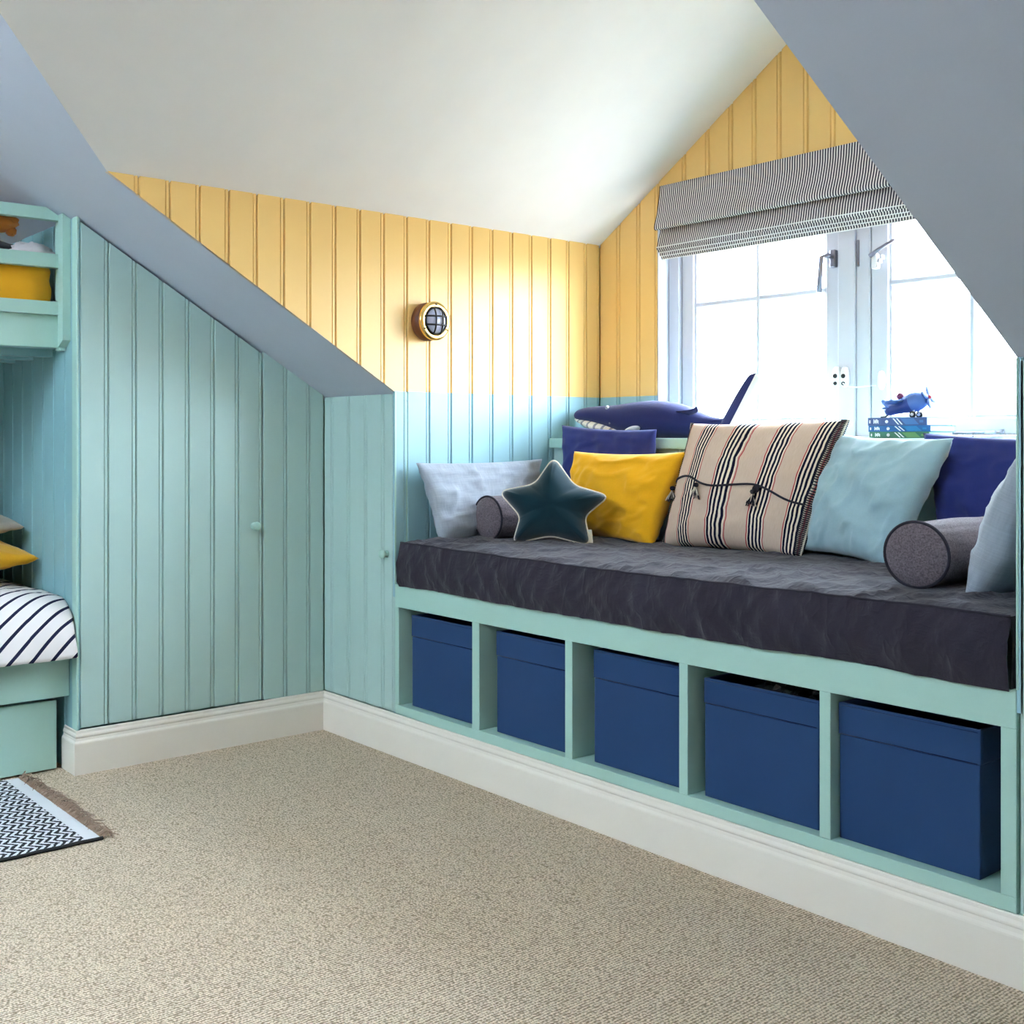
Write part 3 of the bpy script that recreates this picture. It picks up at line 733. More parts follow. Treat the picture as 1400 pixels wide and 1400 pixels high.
# striped cushion with tassels
cs = [on_y(.725, 946, 579), on_y(.735, 1159, 574), on_z(ZM, 1093, 763), on_z(ZM, 906, 746)]
root = thing('cushion', 'beige cushion with dark woven stripes, tassels and stitched edge', 'cushion', tuple((cs[2] + cs[3]) / 2))
_, _, pt, nrm = cushion_body('cover', cs, .17, 'kilim', root, seed=4, wr=.006, pinch=.045)
N = 44
def cp(u, v, d=0.0): return pt(u * N, v * N, 1) + nrm * d
fl = [cp(.02 + .95 * i / 30, .50 - .10 * (i / 30) ** 2 + .02 * math.sin(i * .4), .003) for i in range(31)]
tube('flap_seam', fl, .0036, 'piping', root, 6)
for tu, tv in ((.035, .43), (.30, .44), (.655, .405)):
    c = cp(tu, tv, .012)
    bm = bmesh.new(); add_lathe(bm, [(0, .008), (.007, .006), (.009, 0), (.006, -.006), (0, -.008)], c + Vector((0, 0, .012)), (0, 0, 1), 10)
    for k in range(26):
        a = random.uniform(0, 6.28); r = random.uniform(.004, .020); zz = random.uniform(.016, .034)
        add_tube(bm, [c + Vector((0, 0, .008)), c + Vector((math.cos(a) * r * .6, -.004 + math.sin(a) * r * .4, -zz * .5)), c + Vector((math.cos(a) * r, -.006 + math.sin(a) * r * .5, -zz))], .0016, 4)
    t = finish(bm, 'tassel', 'piping', root, True); t['label'] = 'dark thread tassel'
    bm = bmesh.new()
    for k in range(12):
        a = random.uniform(0, 6.28); r = random.uniform(.008, .021); zz = random.uniform(.014, .032)
        add_tube(bm, [c + Vector((0, -.002, .006)), c + Vector((math.cos(a) * r * .6, -.006 + math.sin(a) * r * .4, -zz * .5)), c + Vector((math.cos(a) * r, -.009 + math.sin(a) * r * .5, -zz))], .0015, 4)
    finish(bm, 'light_threads', 'cream', t, True)
lathe('button', [(0, .004), (.010, .005), (.013, .002), (.013, 0), (0, 0)], cp(.655, .452, .003), nrm, 'piping', root, 16)
for us in (0.0, 1.0):     # blanket-stitched side edges
    bm = bmesh.new()
    for k in range(70):
        v = (k + .5) / 70; p = pt(us * N, v * N, 1); inn = pt((us * .94 + .03) * N, v * N, 1)
        add_tube(bm, [p + (p - inn) * .35, p + nrm * .004, inn + nrm * .002], .0021, 4)
    f = finish(bm, 'edge_stitching', 'piping', root, True); f['kind'] = 'stuff'
    tube('edge_cord', [pt(us * N, v * N / 30, 1) for v in range(31)], .0045, 'cream', root, 6)
# navy cushion at the far right, then the pale blue one before it
o, _, _, _ = cushion_body('cushion', [on_y(.745, 1262, 592), (2.455, .74, 1.118), (2.455, .695, .77), (2.01, .71, .77)], .09, 'navy', seed=6, wr=.012, pinch=.04)
tag(o, 'navy blue cotton cushion standing behind the pale blue cushion', 'cushion')
o, _, _, _ = cushion_body('cushion', [on_y(.742, 1148, 593), on_y(.66, 1304, 599), on_z(ZM, 1216, 777), on_y(.655, 1096, 752)], .15, 'paleblue', seed=5, wr=.013, pinch=.06)
tag(o, 'pale blue velvet cushion beside the striped cushion', 'cushion')
# grey cushion leaning on the right cheek
o, _, _, _ = cushion_body('cushion', [(2.478, .640, 1.085), (2.482, .105, 1.088), (2.352, .135, .757), (2.352, .60, .757)], .14, 'greylinen', seed=8, wr=.008)
tag(o, 'grey linen cushion beside the bolster, leaning on the seat end', 'cushion')

def bolster(c, axis, R, L, label, seed):
    root = thing('bolster_cushion', label, 'bolster', (c[0], c[1], c[2] - R))
    a = Vector(axis).normalized(); s = a.cross(Vector((0, 0, 1))).normalized(); q = s.cross(a); c = Vector(c)
    def body(u, v):
        th = 2 * math.pi * u; r = R * (1 + .012 * math.sin(math.pi * v)) + .0022 * nz(math.cos(th) * 5 + seed, math.sin(th) * 5, v * 3) * 1.5 + .0015 * nz(math.cos(th) * 14, math.sin(th) * 14, v * 2 + seed)
        return c + a * (L * v) + (s * math.cos(th) + q * math.sin(th)) * r
    grid_mesh('cover', body, 56, 24, 'greytweed', root)
    for e, sg in ((0, -1), (L, 1)):
        def cap(u, v, e=e, sg=sg):
            th = 2 * math.pi * u; r = R * v
            return c + a * (e + sg * .014 * (1 - v ** 3)) + (s * math.cos(th) + q * math.sin(th)) * r
        grid_mesh('end_cap', cap, 40, 8, 'greytweed', root)
        tube('piping', [c + a * e + (s * math.cos(t) + q * math.sin(t)) * (R + .001) for t in [2 * math.pi * k / 48 for k in range(48)]], .0038, 'piping', root, 6, closed=True)
R = .076
bolster((.645, .262, mz(.65, .4) + R - .004), (.06, 1, 0), R, .36, 'grey tweed bolster lying beside the teal star', 1)
bolster((2.226, .165, mz(2.226, .3) + R - .004), (.02, 1, 0), R, .38, 'grey tweed bolster lying between pale blue and grey cushions', 2)

# dark teal velvet star cushion
def star():
    px_out = [(757, 625), (731, 662), (682, 672), (712, 706), (701, 743), (753, 732), (807, 746), (799, 706), (833, 678), (785, 664)]
    A = on_z(ZM - .004, 701, 743); B = on_z(ZM - .004, 807, 746)
    h = (B - A); h.z = 0; h.normalize(); nrm = Vector((h.y, -h.x, 0)); back = -nrm
    A = A + nrm * .04
    upv = (Vector((0, 0, 1)) + back * .20).normalized(); nr = h.cross(upv).normalized()
    if nr.dot(CAM - A) < 0: nr = -nr
    P = []
    for x, y in px_out:
        d = (right * ((x - PX) / FPX) + fwd + up * ((HZ - y) / FPX)); t = (A - CAM).dot(nr) / d.dot(nr); P.append(CAM + d * t)
    # even the star out about its centre so that it is a regular soft star
    c = sum(P, Vector()) / 10
    ln = []
    n = len(P); res = 9
    for i in range(n):                                     # rounded tips and notches
        p0, p1, p2 = P[i - 1], P[i], P[(i + 1) % n]
        k = .27 if i % 2 == 0 else .22
        a = p1.lerp(p0, k); b = p1.lerp(p2, k)
        for s in range(res): t = s / (res - 1); ln.append(a * (1 - t) ** 2 + p1.lerp((a + b) / 2, .0) * 2 * t * (1 - t) + b * t * t)
    root = thing('star_cushion', 'dark teal velvet star cushion with cream piping', 'cushion', (c.x, c.y, A.z))
    bm = bmesh.new(); uvl = bm.loops.layers.uv.new('UVMap'); m = len(ln); K = 12
    T = .072
    def face(sd):
        rings = [[None] * m for _ in range(K)]
        for r in range(K):
            f = 1 - r / K
            for j, p in enumerate(ln):
                q = c + (p - c) * f; rr = (p - c).length
                edge = (1 - f) * rr
                hgt = T * (1 - (1 - min(1, edge / .085)) ** 2) ** .55 * (.72 + .28 * min(1, (1 - f) * 1.2))
                if r: hgt += .004 * nz(q.x * 26, q.z * 26, sd * 3 + q.y * 9) + .007 * (nz(j * .55, f * 2.5, sd * 5.) if f > .45 else 0) * (f - .45) * 2
                rings[r][j] = q + nr * sd * hgt
        return rings
    ff = face(1); fb = face(-1)
    V0 = [bm.verts.new(p) for p in ff[0]]
    for rings, sd in ((ff, 1), (fb, -1)):
        prev = V0
        for r in range(1, K):
            cur = [bm.verts.new(p) for p in rings[r]]
            for j in range(m): bm.faces.new((prev[j], prev[(j + 1) % m], cur[(j + 1) % m], cur[j]))
            prev = cur
        cc = bm.verts.new(c + nr * sd * T)
        for j in range(m): bm.faces.new((prev[j], prev[(j + 1) % m], cc))
    finish(bm, 'cover', 'tealvelvet', root, True)
    tube('piping', ln, .0035, 'cream', root, 6, closed=True)
    t0 = P[6].lerp(P[7], .55)
    bm = bmesh.new(); add_prism(bm, [t0, t0 + h * .016, t0 + h * .020 - Vector((0, 0, .045)), t0 + h * .006 - Vector((0, 0, .045))], nr * .0012); finish(bm, 'fabric_tag', 'cream', root)
star()

# ================================================================== ON THE LEDGE
def whale():
    Y = .905
    root = thing('toy_whale', 'navy knitted toy whale lying on the window ledge', 'soft toy', (.9, Y, LZ))
    def zz(py): return pix(1, Y, 900, py).z
    def xx(p): return pix(1, Y, p, 570).x
    #  px, top y, bottom y, half width
    st = [(788, 566, 568, .006), (791, 559, 572, .026), (800, 555, 576, .045), (818, 553, 580, .058), (845, 552, 590, .068), (868, 549, 597, .078), (890, 547.5, 600.5, .084), (912, 549, 600.5, .086), (930, 553, 600, .078), (945, 559, 598, .062), (958, 565, 594, .048), (972, 570.5, 588, .034), (985, 573, 583.5, .022), (998, 573, 582, .018), (1003, 574, 580, .010)]
    def samp(t):
        k = t * (len(st) - 1); i = min(int(k), len(st) - 2); f = k - i
        p = [st[max(i - 1, 0)], st[i], st[i + 1], st[min(i + 2, len(st) - 1)]]
        r = []
        for d in range(4):
            a, b, c, e = (q[d] for q in p); r.append(.5 * (2 * b + (c - a) * f + (2 * a - 5 * b + 4 * c - e) * f * f + (3 * b - a - 3 * c + e) * f ** 3))
        return r
    def body(u, v):
        px_, t, b, hw = samp(v); zt, zb = zz(t), max(LZ + .001, zz(b)); cx = xx(px_); th = 2 * math.pi * u
        return Vector((cx, Y + hw * math.cos(th), (zt + zb) / 2 + (zt - zb) / 2 * math.sin(th)))
    grid_mesh('body', body, 32, 64, 'felt', root)
    # pale pleated lower jaw
    jw = [(790, 569, 571, .02), (797, 570, 576, .042), (808, 571, 583, .058), (822, 573, 590, .068), (838, 577, 596, .070), (852, 582, 599, .060), (862, 588, 597, .03)]
    def jaw(u, v):
        k = v * (len(jw) - 1); i = min(int(k), len(jw) - 2); f = k - i
        px_, t, b, hw = (jw[i][d] * (1 - f) + jw[i + 1][d] * f for d in range(4)); zt, zb = zz(t), max(LZ, zz(b)); th = 2 * math.pi * u
        return Vector((xx(px_) + .0, Y + hw * 1.04 * math.cos(th), (zt + zb) / 2 + (zt - zb) / 2 * math.sin(th) - .001))
    j = grid_mesh('lower_jaw', jaw, 32, 24, 'jaw', root); j['label'] = 'pale pleated lower jaw'
    # eye
    e = pix(1, Y - .052, 831, 557)
    ey = lathe('eye', [(0, .006), (.005, .005), (.008, .001), (.008, 0), (0, 0)], e + Vector((0, -.004, 0)), (.1, -1, .25), 'plasticw', root, 14)
    lathe('pupil', [(0, .0018), (.003, .001), (.0035, 0), (0, 0)], e + Vector((.0005, -.0095, .0013)), (.1, -1, .25), 'chrome', ey, 10)
    lathe('snap', [(0, .003), (.003, .002), (.004, 0), (0, 0)], pix(1, Y - .066, 833.5, 578.5), (.1, -1, 0), 'chrome', root, 10)
    # fins: swept leaf shapes of real thickness
    def leaf(name, base0, base1, tip, nr, th, mat, parent, curve):
        base0, base1, tip, nr = map(Vector, (base0, base1, tip, nr)); nr.normalize()
        def fn(sd):
            def f(u, v):
                b = base0.lerp(base1, u); m = b.lerp(tip, v) + (base0 - base1) * (-curve) * math.sin(math.pi * v) * 1.0
                h = th / 2 * (max(0, 1 - (2 * u - 1) ** 2)) ** .5 * (1 - v) ** .35
                return m + nr * sd * h
            return f
        return fn
    fn = leaf('dorsal_fin', pix(1, Y - .06, 924, 563), pix(1, Y - .05, 943, 567), pix(1, Y - .075, 953, 556), (.2, -1, .5), .024, 'felt', root, .28)
    bm = bmesh.new()
    def leafmesh(fns, name, mats):
        obs = []
        for f, m in zip(fns, mats): obs.append(grid_mesh(name, f, 14, 14, m, root))
        return obs
    leafmesh([fn(1), fn(-1)], 'dorsal_fin', ['felt', 'felt'])
    # flipper, white side showing below the cheek
    fcn = pix(1, Y - .09, 864, 588)
    def flip(u, v):
        th = 2 * math.pi * u; ph = math.pi * (v - .5); return fcn + Vector((.032 * math.cos(ph) * math.cos(th), .026 * math.cos(ph) * math.sin(th) - .2 * .014 * math.sin(ph), .013 * math.sin(ph) + .010 * math.cos(ph) * math.cos(th)))
    grid_mesh('flipper', flip, 20, 12, 'whitefelt', root)
    # upright tail fluke: navy half and white half
    fc = Vector((xx(1003), Y, zz(588))); fd = Vector((.12, -.99, 0)) * .045
    fl = leaf('tail_fluke', fc + fd, fc - fd, pix(1, Y, 1034, 509), (1, .12, -.42), .10, 'felt', root, .0)
    leafmesh([fl(-1)], 'tail_fluke', ['felt']); o = leafmesh([fl(1)], 'tail_fluke_underside', ['whitefelt'])[0]; o['label'] = 'white underside of the fluke'
whale()

def book(z0, z1, x0, x1, y0, y1, ca, cb, label, dx):
    root = thing('book', label, 'book', ((x0 + x1) / 2, (y0 + y1) / 2, z0), group='stacked picture books on the ledge')
    x0 += dx; x1 += dx; c = .0018
    box('front_cover', x0, x1, y0, y1, z1 - c, z1, ca, root, bev=0); box('back_cover', x0, x1, y0, y1, z0, z0 + c, ca, root, bev=0)
    sp = box('spine', x0, x1, y0 - .0015, y0 + .002, z0, z1, ca, root, bev=.0012)
    box('pages', x0 + .003, x1 - .003, y0 + .002, y1 - .004, z0 + c, z1 - c, 'paper', root, bev=0)
    # printed blocks on the spine
    h = z1 - z0; L = x1 - x0
    def para(n, a, b, sl, mat, z_a=.12, z_b=.88, d=.0004):
        bm = bmesh.new(); yy = y0 - .0015
        add_prism(bm, [(x0 + a * L, yy, z0 + h * z_b), (x0 + b * L, yy, z0 + h * z_b), (x0 + (b + sl) * L, yy, z0 + h * z_a), (x0 + (a + sl) * L, yy, z0 + h * z_a)], (0, -d, 0)); finish(bm, n, mat, sp)
    para('spine_panel', .56, .78, .09, cb); para('spine_stripe', .43, .455, .09, 'ink'); para('spine_stripe', .49, .515, .09, 'ink')
    para('spine_mark', .03, .05, 0, 'ink', .3, .7); para('spine_mark', .88, .94, 0, cb, .35, .65)
    for k in range(5): para('spine_letter', .105 + .018 * k, .117 + .018 * k, 0, 'ink', .25 + .1 * (k % 2), .8 - .12 * (k % 3 == 1))
    lathe('spine_emblem', [(0, .0006), (.0045, .0005), (.005, 0), (0, 0)], (x0 + L * .33, y0 - .0015, (z0 + z1) / 2), (0, -1, 0), 'ink', sp, 12)
BY0, BY1 = .835, .985
bxl = pix(1, BY0, 1187, 590).x; bxr = pix(1, BY0, 1268, 590).x
book(LZ, LZ + .0195, bxl, bxr, BY0, BY1, 'bk3', 'bk3b', 'green picture book at the bottom of the stack on the ledge', .004)
book(LZ + .0195, LZ + .038, bxl, bxr + .008, BY0, BY1, 'bk2', 'bk2b', 'bright blue picture book in the middle of the stack on the ledge', .001)
book(LZ + .038, LZ + .062, bxl, bxr, BY0, BY1, 'bk1', 'bk1b', 'slate blue picture book on top of the stack under the toy plane', -.001)

def toy_plane():
    zb = LZ + .062; Y = .905
    def P(x, y, d=0): return pix(1, Y + d, x, y)
    root = thing('toy_airplane', 'small blue wooden toy airplane standing on the stacked books', 'toy', (P(1240, 570).x, Y, zb))
    tail, nose = P(1212, 563), P(1267, 544); a = (nose - tail).normalized(); L = (nose - tail).length
    lathe('fuselage', [(0, -.002), (.011, .0), (.0155, .01), (.020, L * .3), (.027, L * .55), (.0295, L * .64), (.0295, L * .665)], tail, a, 'planeblue', root, 20)
    lathe('nose_cowl', [(.0302, L * .655), (.0306, L * .69), (.029, L * .80), (.023, L * .93), (.014, L * 1.0), (0, L * 1.02)], tail, a, 'planelight', root, 20)
    s = Vector((0, 1, 0)); u = a.cross(s).normalized(); u = u if u.z > 0 else -u
    mid = tail + a * (L * .42)
    def slabp(name, pts, vec, mat):
        bm = bmesh.new(); add_prism(bm, pts, vec); bmesh.ops.bevel(bm, geom=bm.edges[:], offset=.0015, segments=2, affect='EDGES'); return finish(bm, name, mat, root)
    w0 = mid + u * .010
    slabp('wing', [w0 + a * .018 - s * .012, w0 + a * .012 - s * .075, w0 - a * .006 - s * .085, w0 - a * .022 - s * .075, w0 - a * .018 - s * .012], u * .006, 'planelight')
    slabp('wing', [w0 + a * .018 + s * .012, w0 + a * .012 + s * .075, w0 - a * .006 + s * .085, w0 - a * .022 + s * .075, w0 - a * .018 + s * .012], u * .006, 'planelight')
    tf = tail + a * .004
    slabp('tail_fin', [tf + u * .008 - s * .003, tf + u * .036 - a * .010 - s * .003, tf + u * .040 - a * .002 - s * .003, tf + u * .012 + a * .020 - s * .003], s * .006, 'planelight')
    slabp('tailplane', [tf + u * .006 - s * .03, tf + u * .006 + s * .03, tf + u * .006 + a * .016 + s * .022, tf + u * .006 + a * .016 - s * .022], u * .004, 'planelight')
    tube('tail_skid', [tail + a * .006 - u * .010, tail - a * .008 - u * .014, Vector((tail.x - .018, tail.y, zb + .003))], .0022, 'rubber', root, 6)
    ck = tail + a * (L * .45)
    slabp('canopy', [ck + u * .014 - s * .008 - a * .012, ck + u * .024 - s * .006 + a * .006, ck + u * .024 - s * .006 + a * .02, ck + u * .015 - s * .008 + a * .026], s * .014, 'planeblue')
    hd = P(1231, 542)
    bm = bmesh.new(); bmesh.ops.create_uvsphere(bm, u_segments=14, v_segments=10, radius=.0115, matrix=Matrix.Translation(hd)); finish(bm, 'pilot', 'plum', root, True)
    tube('pilot_neck', [hd - Vector((0, 0, .006)), hd - Vector((0, 0, .022))], .003, 'red', root, 6)
    # propeller: four rounded blades and a red hub
    hub = nose + a * .006
    for k in range(4):
        an = math.radians(70 + 90 * k); d = u * math.sin(an) + s * math.cos(an); t = a.cross(d)
        bm = bmesh.new(); bmesh.ops.create_uvsphere(bm, u_segments=12, v_segments=8, radius=1, matrix=Matrix.Identity(4))
        R3 = Matrix(((d.x, t.x, a.x, 0), (d.y, t.y, a.y, 0), (d.z, t.z, a.z, 0), (0, 0, 0, 1)))
        bmesh.ops.transform(bm, matrix=Matrix.Translation(hub + d * .020) @ R3 @ Matrix.Diagonal((.019, .011, .004, 1)), verts=bm.verts); finish(bm, 'propeller_blade', 'planemid', root, True)
    lathe('hub', [(0, .009), (.004, .008), (.006, .003), (.006, -.006), (0, -.006)], hub, a, 'red', root, 12)
    wc = tail + a * (L * .74)
    for sg in (-1, 1):
        c = Vector((wc.x, Y + sg * .020, zb + .0095))
        wh = lathe('wheel', [(0, -.004), (.0095, -.004), (.0095, .004), (0, .004)], c, (0, 1, 0), 'rubber', root, 18)
        lathe('hubcap', [(0, .0055), (.005, .005), (.005, -.005), (0, -.0055)], c, (0, 1, 0), 'plasticw', wh, 14)
        tube('strut', [c, wc + s * sg * .008 - u * .012], .0025, 'plasticw', root, 6)
toy_plane()

# ================================================================== ROMAN BLIND
def blind():
    x0, x1 = .774, 2.192
    root = thing('roman_blind', 'navy and white ticking stripe roman blind folded up above the window', 'blind', (XP, YW, 1.81))
    box('headrail', x0 + .004, x1 - .004, YW - .024, YW - .0005, 2.065, 2.092, 'winwhite', root, bev=.002)
    def panel(name, prof, nu=90, amp=.003, seed=0, tri=0):
        # prof: (y, z) polyline from top to bottom front, smooth
        cum = [0]
        for a, b in zip(prof, prof[1:]): cum.append(cum[-1] + math.hypot(b[0] - a[0], b[1] - a[1]))
        def at(v):
            d = v * cum[-1]
            for i in range(len(prof) - 1):
                if d <= cum[i + 1] + 1e-9:
                    f = (d - cum[i]) / max(1e-9, cum[i + 1] - cum[i]); return prof[i][0] + (prof[i + 1][0] - prof[i][0]) * f, prof[i][1] + (prof[i + 1][1] - prof[i][1]) * f
            return prof[-1]
        def fn(u, v):
            y, z = at(v); x = x0 + (x1 - x0) * u
            wv = amp * math.sin(math.pi * v) * (nz(x * 5, v * 2, seed) * 1.6)
            return Vector((x + .003 * nz(x * 3, v * 3, seed + 3) * v, y + wv, z + .004 * nz(x * 1.8, 7, seed) * v))
        o = grid_mesh(name, fn, nu, 22, 'blind', root)
        md = o.modifiers.new('thick', 'SOLIDIFY'); md.thickness = .0015; md.offset = 0
        return fn
    def hem(fn, nm='fold_edge'):
        tube(nm, [fn(i / 60, 1) for i in range(61)], .0018, 'whitefelt', root, 5)
    y = YW
    f1 = panel('top_panel', [(y - .026, 2.095), (y - .030, 2.05), (y - .044, 1.985), (y - .058, 1.945), (y - .062, 1.930), (y - .058, 1.921), (y - .050, 1.922), (y - .040, 1.935), (y - .030, 1.955)])
    f2 = panel('fold', [(y - .022, 1.95), (y - .026, 1.915), (y - .036, 1.88), (y - .044, 1.856), (y - .043, 1.848), (y - .036, 1.850), (y - .022, 1.88)], seed=2)
    hem(lambda u, v: f2(u, .64) + Vector((0, -.002, -.002)))
    for k, (dy, za, zb) in enumerate(((.032, 1.862, 1.836), (.024, 1.850, 1.824), (.014, 1.838, 1.812))):
        f = panel('fold', [(y - dy + .004, za), (y - dy - .003, (za + zb) / 2), (y - dy, zb), (y - dy + .008, zb + .004)], seed=4 + k, amp=.001); hem(lambda u, v: f(u, .8) + Vector((0, -.002, -.001)))
blind()

# ================================================================== BULKHEAD WALL LAMP
def wall_lamp():
    c = Vector((XC, .140, 1.542)); ax = Vector((1, 0, 0))
    root = thing('wall_lamp', 'round brass bulkhead wall lamp with cage on yellow boards', 'lamp', tuple(c))
    lathe('backplate', [(0, 0), (.067, 0), (.069, .004), (.069, .020), (.066, .024), (.062, .027), (.062, .046), (0, .046)], c, ax, 'wood', root, 40)
    lathe('brass_ring', [(.044, .044), (.068, .044), (.070, .047), (.070, .054), (.067, .058), (.050, .060), (.047, .056), (.044, .05)], c, ax, 'brass', root, 40)
    lathe('glass_dome', [(.0475, .050), (.046, .056), (.040, .064), (.030, .071), (.016, .0755), (0, .077)], c, ax, 'lampglass', root, 32)
    lathe('gasket', [(.044, .056), (.050, .058), (.050, .062), (.046, .064), (.044, .06)], c, ax, 'black', root, 32)
    def dome(a, b):     # a: across (y), b: up (z)
        r2 = a * a + b * b; return c + Vector((.056 + .025 * math.sqrt(max(0, 1 - r2 / .052 ** 2)), a, b))
    for off in (-.0155, .0155):
        m = math.sqrt(.050 ** 2 - off ** 2)
        tube('cage_bar', [dome(off, -m + 2 * m * i / 16) for i in range(17)], .0032, 'black', root, 7)
        tube('cage_bar', [dome(-m + 2 * m * i / 16, off) for i in range(17)], .0032, 'black', root, 7)
    for k in range(3):
        a = math.radians(90 + 120 * k); lathe('screw', [(0, .0625), (.0028, .062), (.0034, .059), (0, .059)], c + Vector((0, math.cos(a) * .059, math.sin(a) * .059)), ax, 'black', root, 10)
wall_lamp()

# ================================================================== BUNK BED
def bunk():
    y1 = YE - .001; y0 = -3.0; xi = XL + .002
    root = thing('bunk_bed', 'mint painted built-in bunk bed with guard rails beside the cupboard door', 'bed', (-.45, -1.9, 0))
    # end post, top cut to the roof slope, foot bevelled
    bm = bmesh.new(); yp0, yp1 = -1.026, y1
    add_prism(bm, [(-.05, yp0, 1.452), (-.05, yp1, 1.452), (-.05, yp1, zmain(yp1) - .004), (-.05, yp0, zmain(yp0) - .004)], (-.042, 0, 0))
    for v in bm.verts:
        if v.co.z < 1.46 and v.co.x < -.08: v.co.z -= .022
    finish(bm, 'end_post', 'mint', root)
    box('post_filler', -.135, -.092, -1.020, y1, 1.42, zmain(-1.02) - .02, 'mint', root, bev=.001)
    for za, zb in ((1.859, 1.900), (1.699, 1.745), (1.540, 1.584)):
        bm = bmesh.new(); ye = y1 - .018
        zt = min(zb, zmain(ye) - .006)
        add_prism(bm, [(-.090, y0, za), (-.090, ye, za), (-.090, ye, zt), (-.090, min(ye, -(zb + .006 - ZK) / MS), zb), (-.090, y0, zb)], (-.03, 0, 0)); finish(bm, 'guard_rail', 'mint', root)
    box('side_board', -.135, -.112, y0, y1 - .014, 1.430, 1.540, 'mint', root, bev=.0015)
    box('bed_base', xi, -.135, y0, y1, 1.432, 1.452, 'teal', root, bev=0)
    for k in range(4): box('joist', xi + .12 + k * .19, xi + .16 + k * .19, y0, y1, 1.405, 1.432, 'teal', root, bev=.001)
    # lower bunk
    box('bed_rail', -.085, -.060, y0, y1, .252, .410, 'mint', root, bev=.002)
    box('bed_base', xi, -.085, y0, y1, .36, .378, 'mint', root, bev=0)
    d = box('drawer', -.110, -.088, -2.0, -1.032, .006, .238, 'mint', root, bev=.002)
    box('drawer_body', -.70, -.110, -1.98, -1.052, .012, .20, 'mint', d, bev=0)
    d2_ = box('drawer', -.110, -.088, -2.98, -2.012, .006, .238, 'mint', root, bev=.002)
    box('foot_board', xi, -.06, y0 - .03, y0, 0, 1.95, 'mint', root, bev=.002)
bunk()
# mattresses and bedding
def soft_box(name, x0, x1, y0, y1, z0, z1, mat, r, wr, seed, parent=None, n=26, m=40):
    bm = bmesh.new(); add_box(bm, x0, x1, y0, y1, z0, z1)
    bmesh.ops.subdivide_edges(bm, edges=bm.edges[:], cuts=18, use_grid_fill=True)
    cx, cy, cz = (x0 + x1) / 2, (y0 + y1) / 2, (z0 + z1) / 2
    for v in bm.verts:
        p = v.co.copy(); q = Vector((min(max(p.x, x0 + r), x1 - r), min(max(p.y, y0 + r), y1 - r), min(max(p.z, z0 + r), z1 - r)))
        d = p - q
        if d.length > 1e-6:
            v.co = q + d.normalized() * r
            v.co += d.normalized() * wr * (nz(p.x * 7 + seed, p.y * 14, p.z * 11) + .8 * nz(p.x * 20, p.y * 24 + seed, p.z * 24)) * (0 if p.z < z0 + .001 else 1)
    return finish(bm, name, mat, parent, True)
o = soft_box('mattress', XL + .035, -.128, -2.9, -1.026, 1.452, 1.716, 'mustardcotton', .03, .014, 1); tag(o, 'mustard covered mattress on the upper bunk behind guard rails', 'mattress')
o = soft_box('mattress', XL + .01, -.095, -2.9, -1.02, .378, .52, 'greycloth', .03, .002, 2); tag(o, 'pale mattress on the lower bunk under the striped duvet', 'mattress')
# striped duvet on the lower bunk, draped over the bed rail
def duvet():
    xa, xb, ya, yb = XL + .03, -.075, -2.6, -1.004
    def top(u, v):
        # v runs along the bed (far end 0 -> wall end 1), u across (0 wall side -> 1 room side, then down over the rail)
        y = ya + (yb - ya) * v
        s = u * 1.30
        x = xa + (xb - xa) * min(1, s / .92); e = max(0.0, (s - .82) / .48)
        hump = .625 + .025 * math.sin(2.2 * y) + .012 * nz(x * 5, y * 5, 3)
        endr = 1 - max(0, (v - .86) / .14) ** 2.6 * .36
        z0 = .53 + (hump - .53) * endr
        a = min(1, e) * math.pi / 2
        if e > 0:
            drop = z0 - .392
            x = xb - .075 + .168 * math.sin(a); z = z0 - drop * (1 - math.cos(a)) ** 1.15
        else: z = z0
        n = .006 * nz(x * 9, y * 11, z * 9) + .004 * (1 - abs(nz(y * 9 + x * 3, z * 6, 2))) ** 6
        return Vector((x + (n if e > 0 else 0), y + .012 * nz(z * 8, x * 4, 1) * (v > .9), z + (n if e <= 0 else n * .4)))
    o = grid_mesh('duvet', top, 70, 150, M['duvet'])
    md = o.modifiers.new('thick', 'SOLIDIFY'); md.thickness = .012; md.offset = -1
    return o
o = duvet(); tag(o, 'white duvet with thin navy stripes draped over the lower bunk', 'duvet')
o, _, _, _ = cushion_body('pillow', [(-.86, -1.02, .715), (-.30, -1.015, .695), (-.22, -1.50, .700), (-.86, -1.50, .715)], .12, 'mustardcotton', seed=11, wr=.008)
tag(o, 'mustard cotton pillow lying on the striped duvet', 'pillow')
o, _, _, _ = cushion_body('pillow', [(-.88, -1.02, .825), (-.42, -1.025, .80), (-.34, -1.50, .815), (-.88, -1.50, .83)], .11, 'beige', seed=12, wr=.008)
tag(o, 'beige linen pillow lying on the mustard pillow', 'pillow')
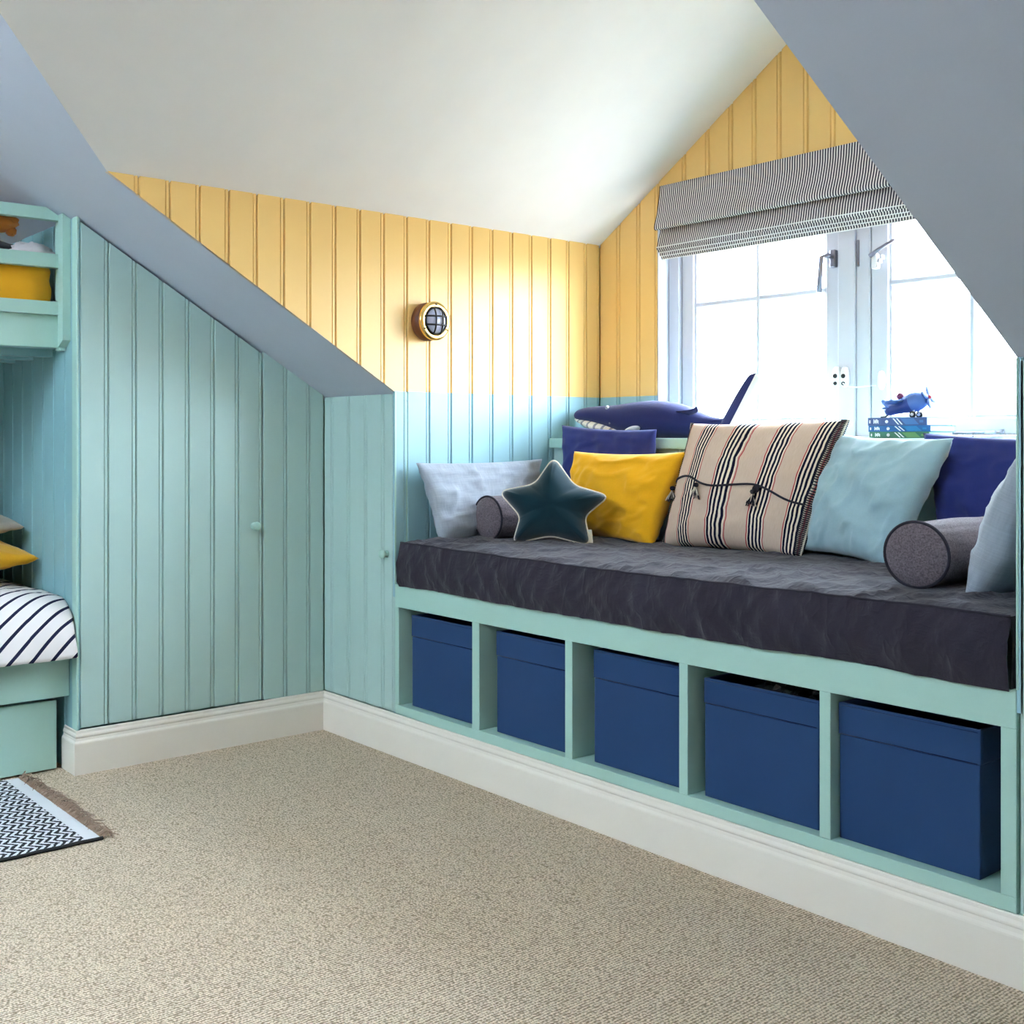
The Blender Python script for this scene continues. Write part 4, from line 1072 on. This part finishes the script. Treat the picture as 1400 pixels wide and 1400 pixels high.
# things lying on the upper mattress
def blob(name, c, r, mat, seed, amp=.2, fr=3, parent=None):
    c = Vector(c)
    def fn(u, v):
        th = 2 * math.pi * u; ph = math.pi * (v - .5); d = Vector((math.cos(ph) * math.cos(th), math.cos(ph) * math.sin(th), math.sin(ph)))
        k = 1 + amp * nz(d.x * fr + seed, d.y * fr, d.z * fr)
        return c + Vector((d.x * r[0], d.y * r[1], d.z * r[2])) * k
    return grid_mesh(name, fn, 36, 20, mat, parent)
pz = 1.714
o = blob('folded_blanket', (-.30, -1.26, pz + .045), (.13, .19, .05), 'darkcloth', 3, .12); tag(o, 'dark grey folded blanket on the upper bunk mattress', 'blanket')
o = blob('muslin_cloth', (-.185, -1.085, pz + .036), (.045, .075, .04), 'greycloth', 5, .35, 4); tag(o, 'crumpled pale grey cloth beside the dark blanket on the upper bunk', 'cloth')
pr = thing('fabric_pouch', 'orange fabric pouch tied at its neck on the upper bunk', 'pouch', (-.20, -1.24, pz + .09))
pc = pix(0, -.22, -6, 303)
blob('pouch_body', (pc.x, pc.y, pc.z), (.07, .075, .035), 'orange', 9, .15, 3, pr)
pn = pix(0, -.20, 15, 316)
blob('pouch_neck', (pn.x, pn.y, pn.z), (.018, .018, .016), 'orange', 4, .4, 6, pr)

# ================================================================== RUG
def rug():
    x0, x1, y0, y1 = -.060, .622, -2.5, -1.170
    root = thing('rug', 'black and white woven rug with jute fringe beside the bunk bed', 'rug', ((x0 + x1) / 2, (y0 + y1) / 2, 0))
    box('woven_field', x0, x1, y0, y1 - .045, .0, .008, 'rug', root, bev=.002)
    box('end_band', x0 + .002, x1 - .002, y1 - .046, y1, .0, .007, 'rugband', root, bev=.0015)
    tube('side_binding', [(x1 + .001 + .002 * math.sin(k * 1.3), y0 + (y1 - y0) * k / 60, .006) for k in range(61)], .005, 'rubber', root, 6)
    bm = bmesh.new()
    for k in range(170):
        x = x0 + (x1 - x0) * (k + random.random()) / 170; l = random.uniform(.03, .075); a = random.uniform(-.9, .9) + (.5 if random.random() < .3 else 0)
        pts = [Vector((x, y1 - .004, .006))]
        for t in (.3, .65, 1.0): pts.append(Vector((x + math.sin(a * t) * l * t, y1 + math.cos(a * t * 1.4) * l * t * .8, .004 + .018 * math.sin(math.pi * t) * random.random() + .006 * random.random())))
        add_tube(bm, pts, [.0028, .0022, .0018, .001], 4)
    f = finish(bm, 'fringe', 'jute', root, True); f['kind'] = 'stuff'
    bm = bmesh.new()
    for k in range(34):
        x = x0 + (x1 - x0) * (k + .5) / 34; add_tube(bm, [(x - .008, y1 + .001, .006), (x, y1 + .008, .010), (x + .008, y1 + .001, .006)], .0045, 5)
    f = finish(bm, 'fringe_knots', 'jute', root, True); f['kind'] = 'stuff'
rug()
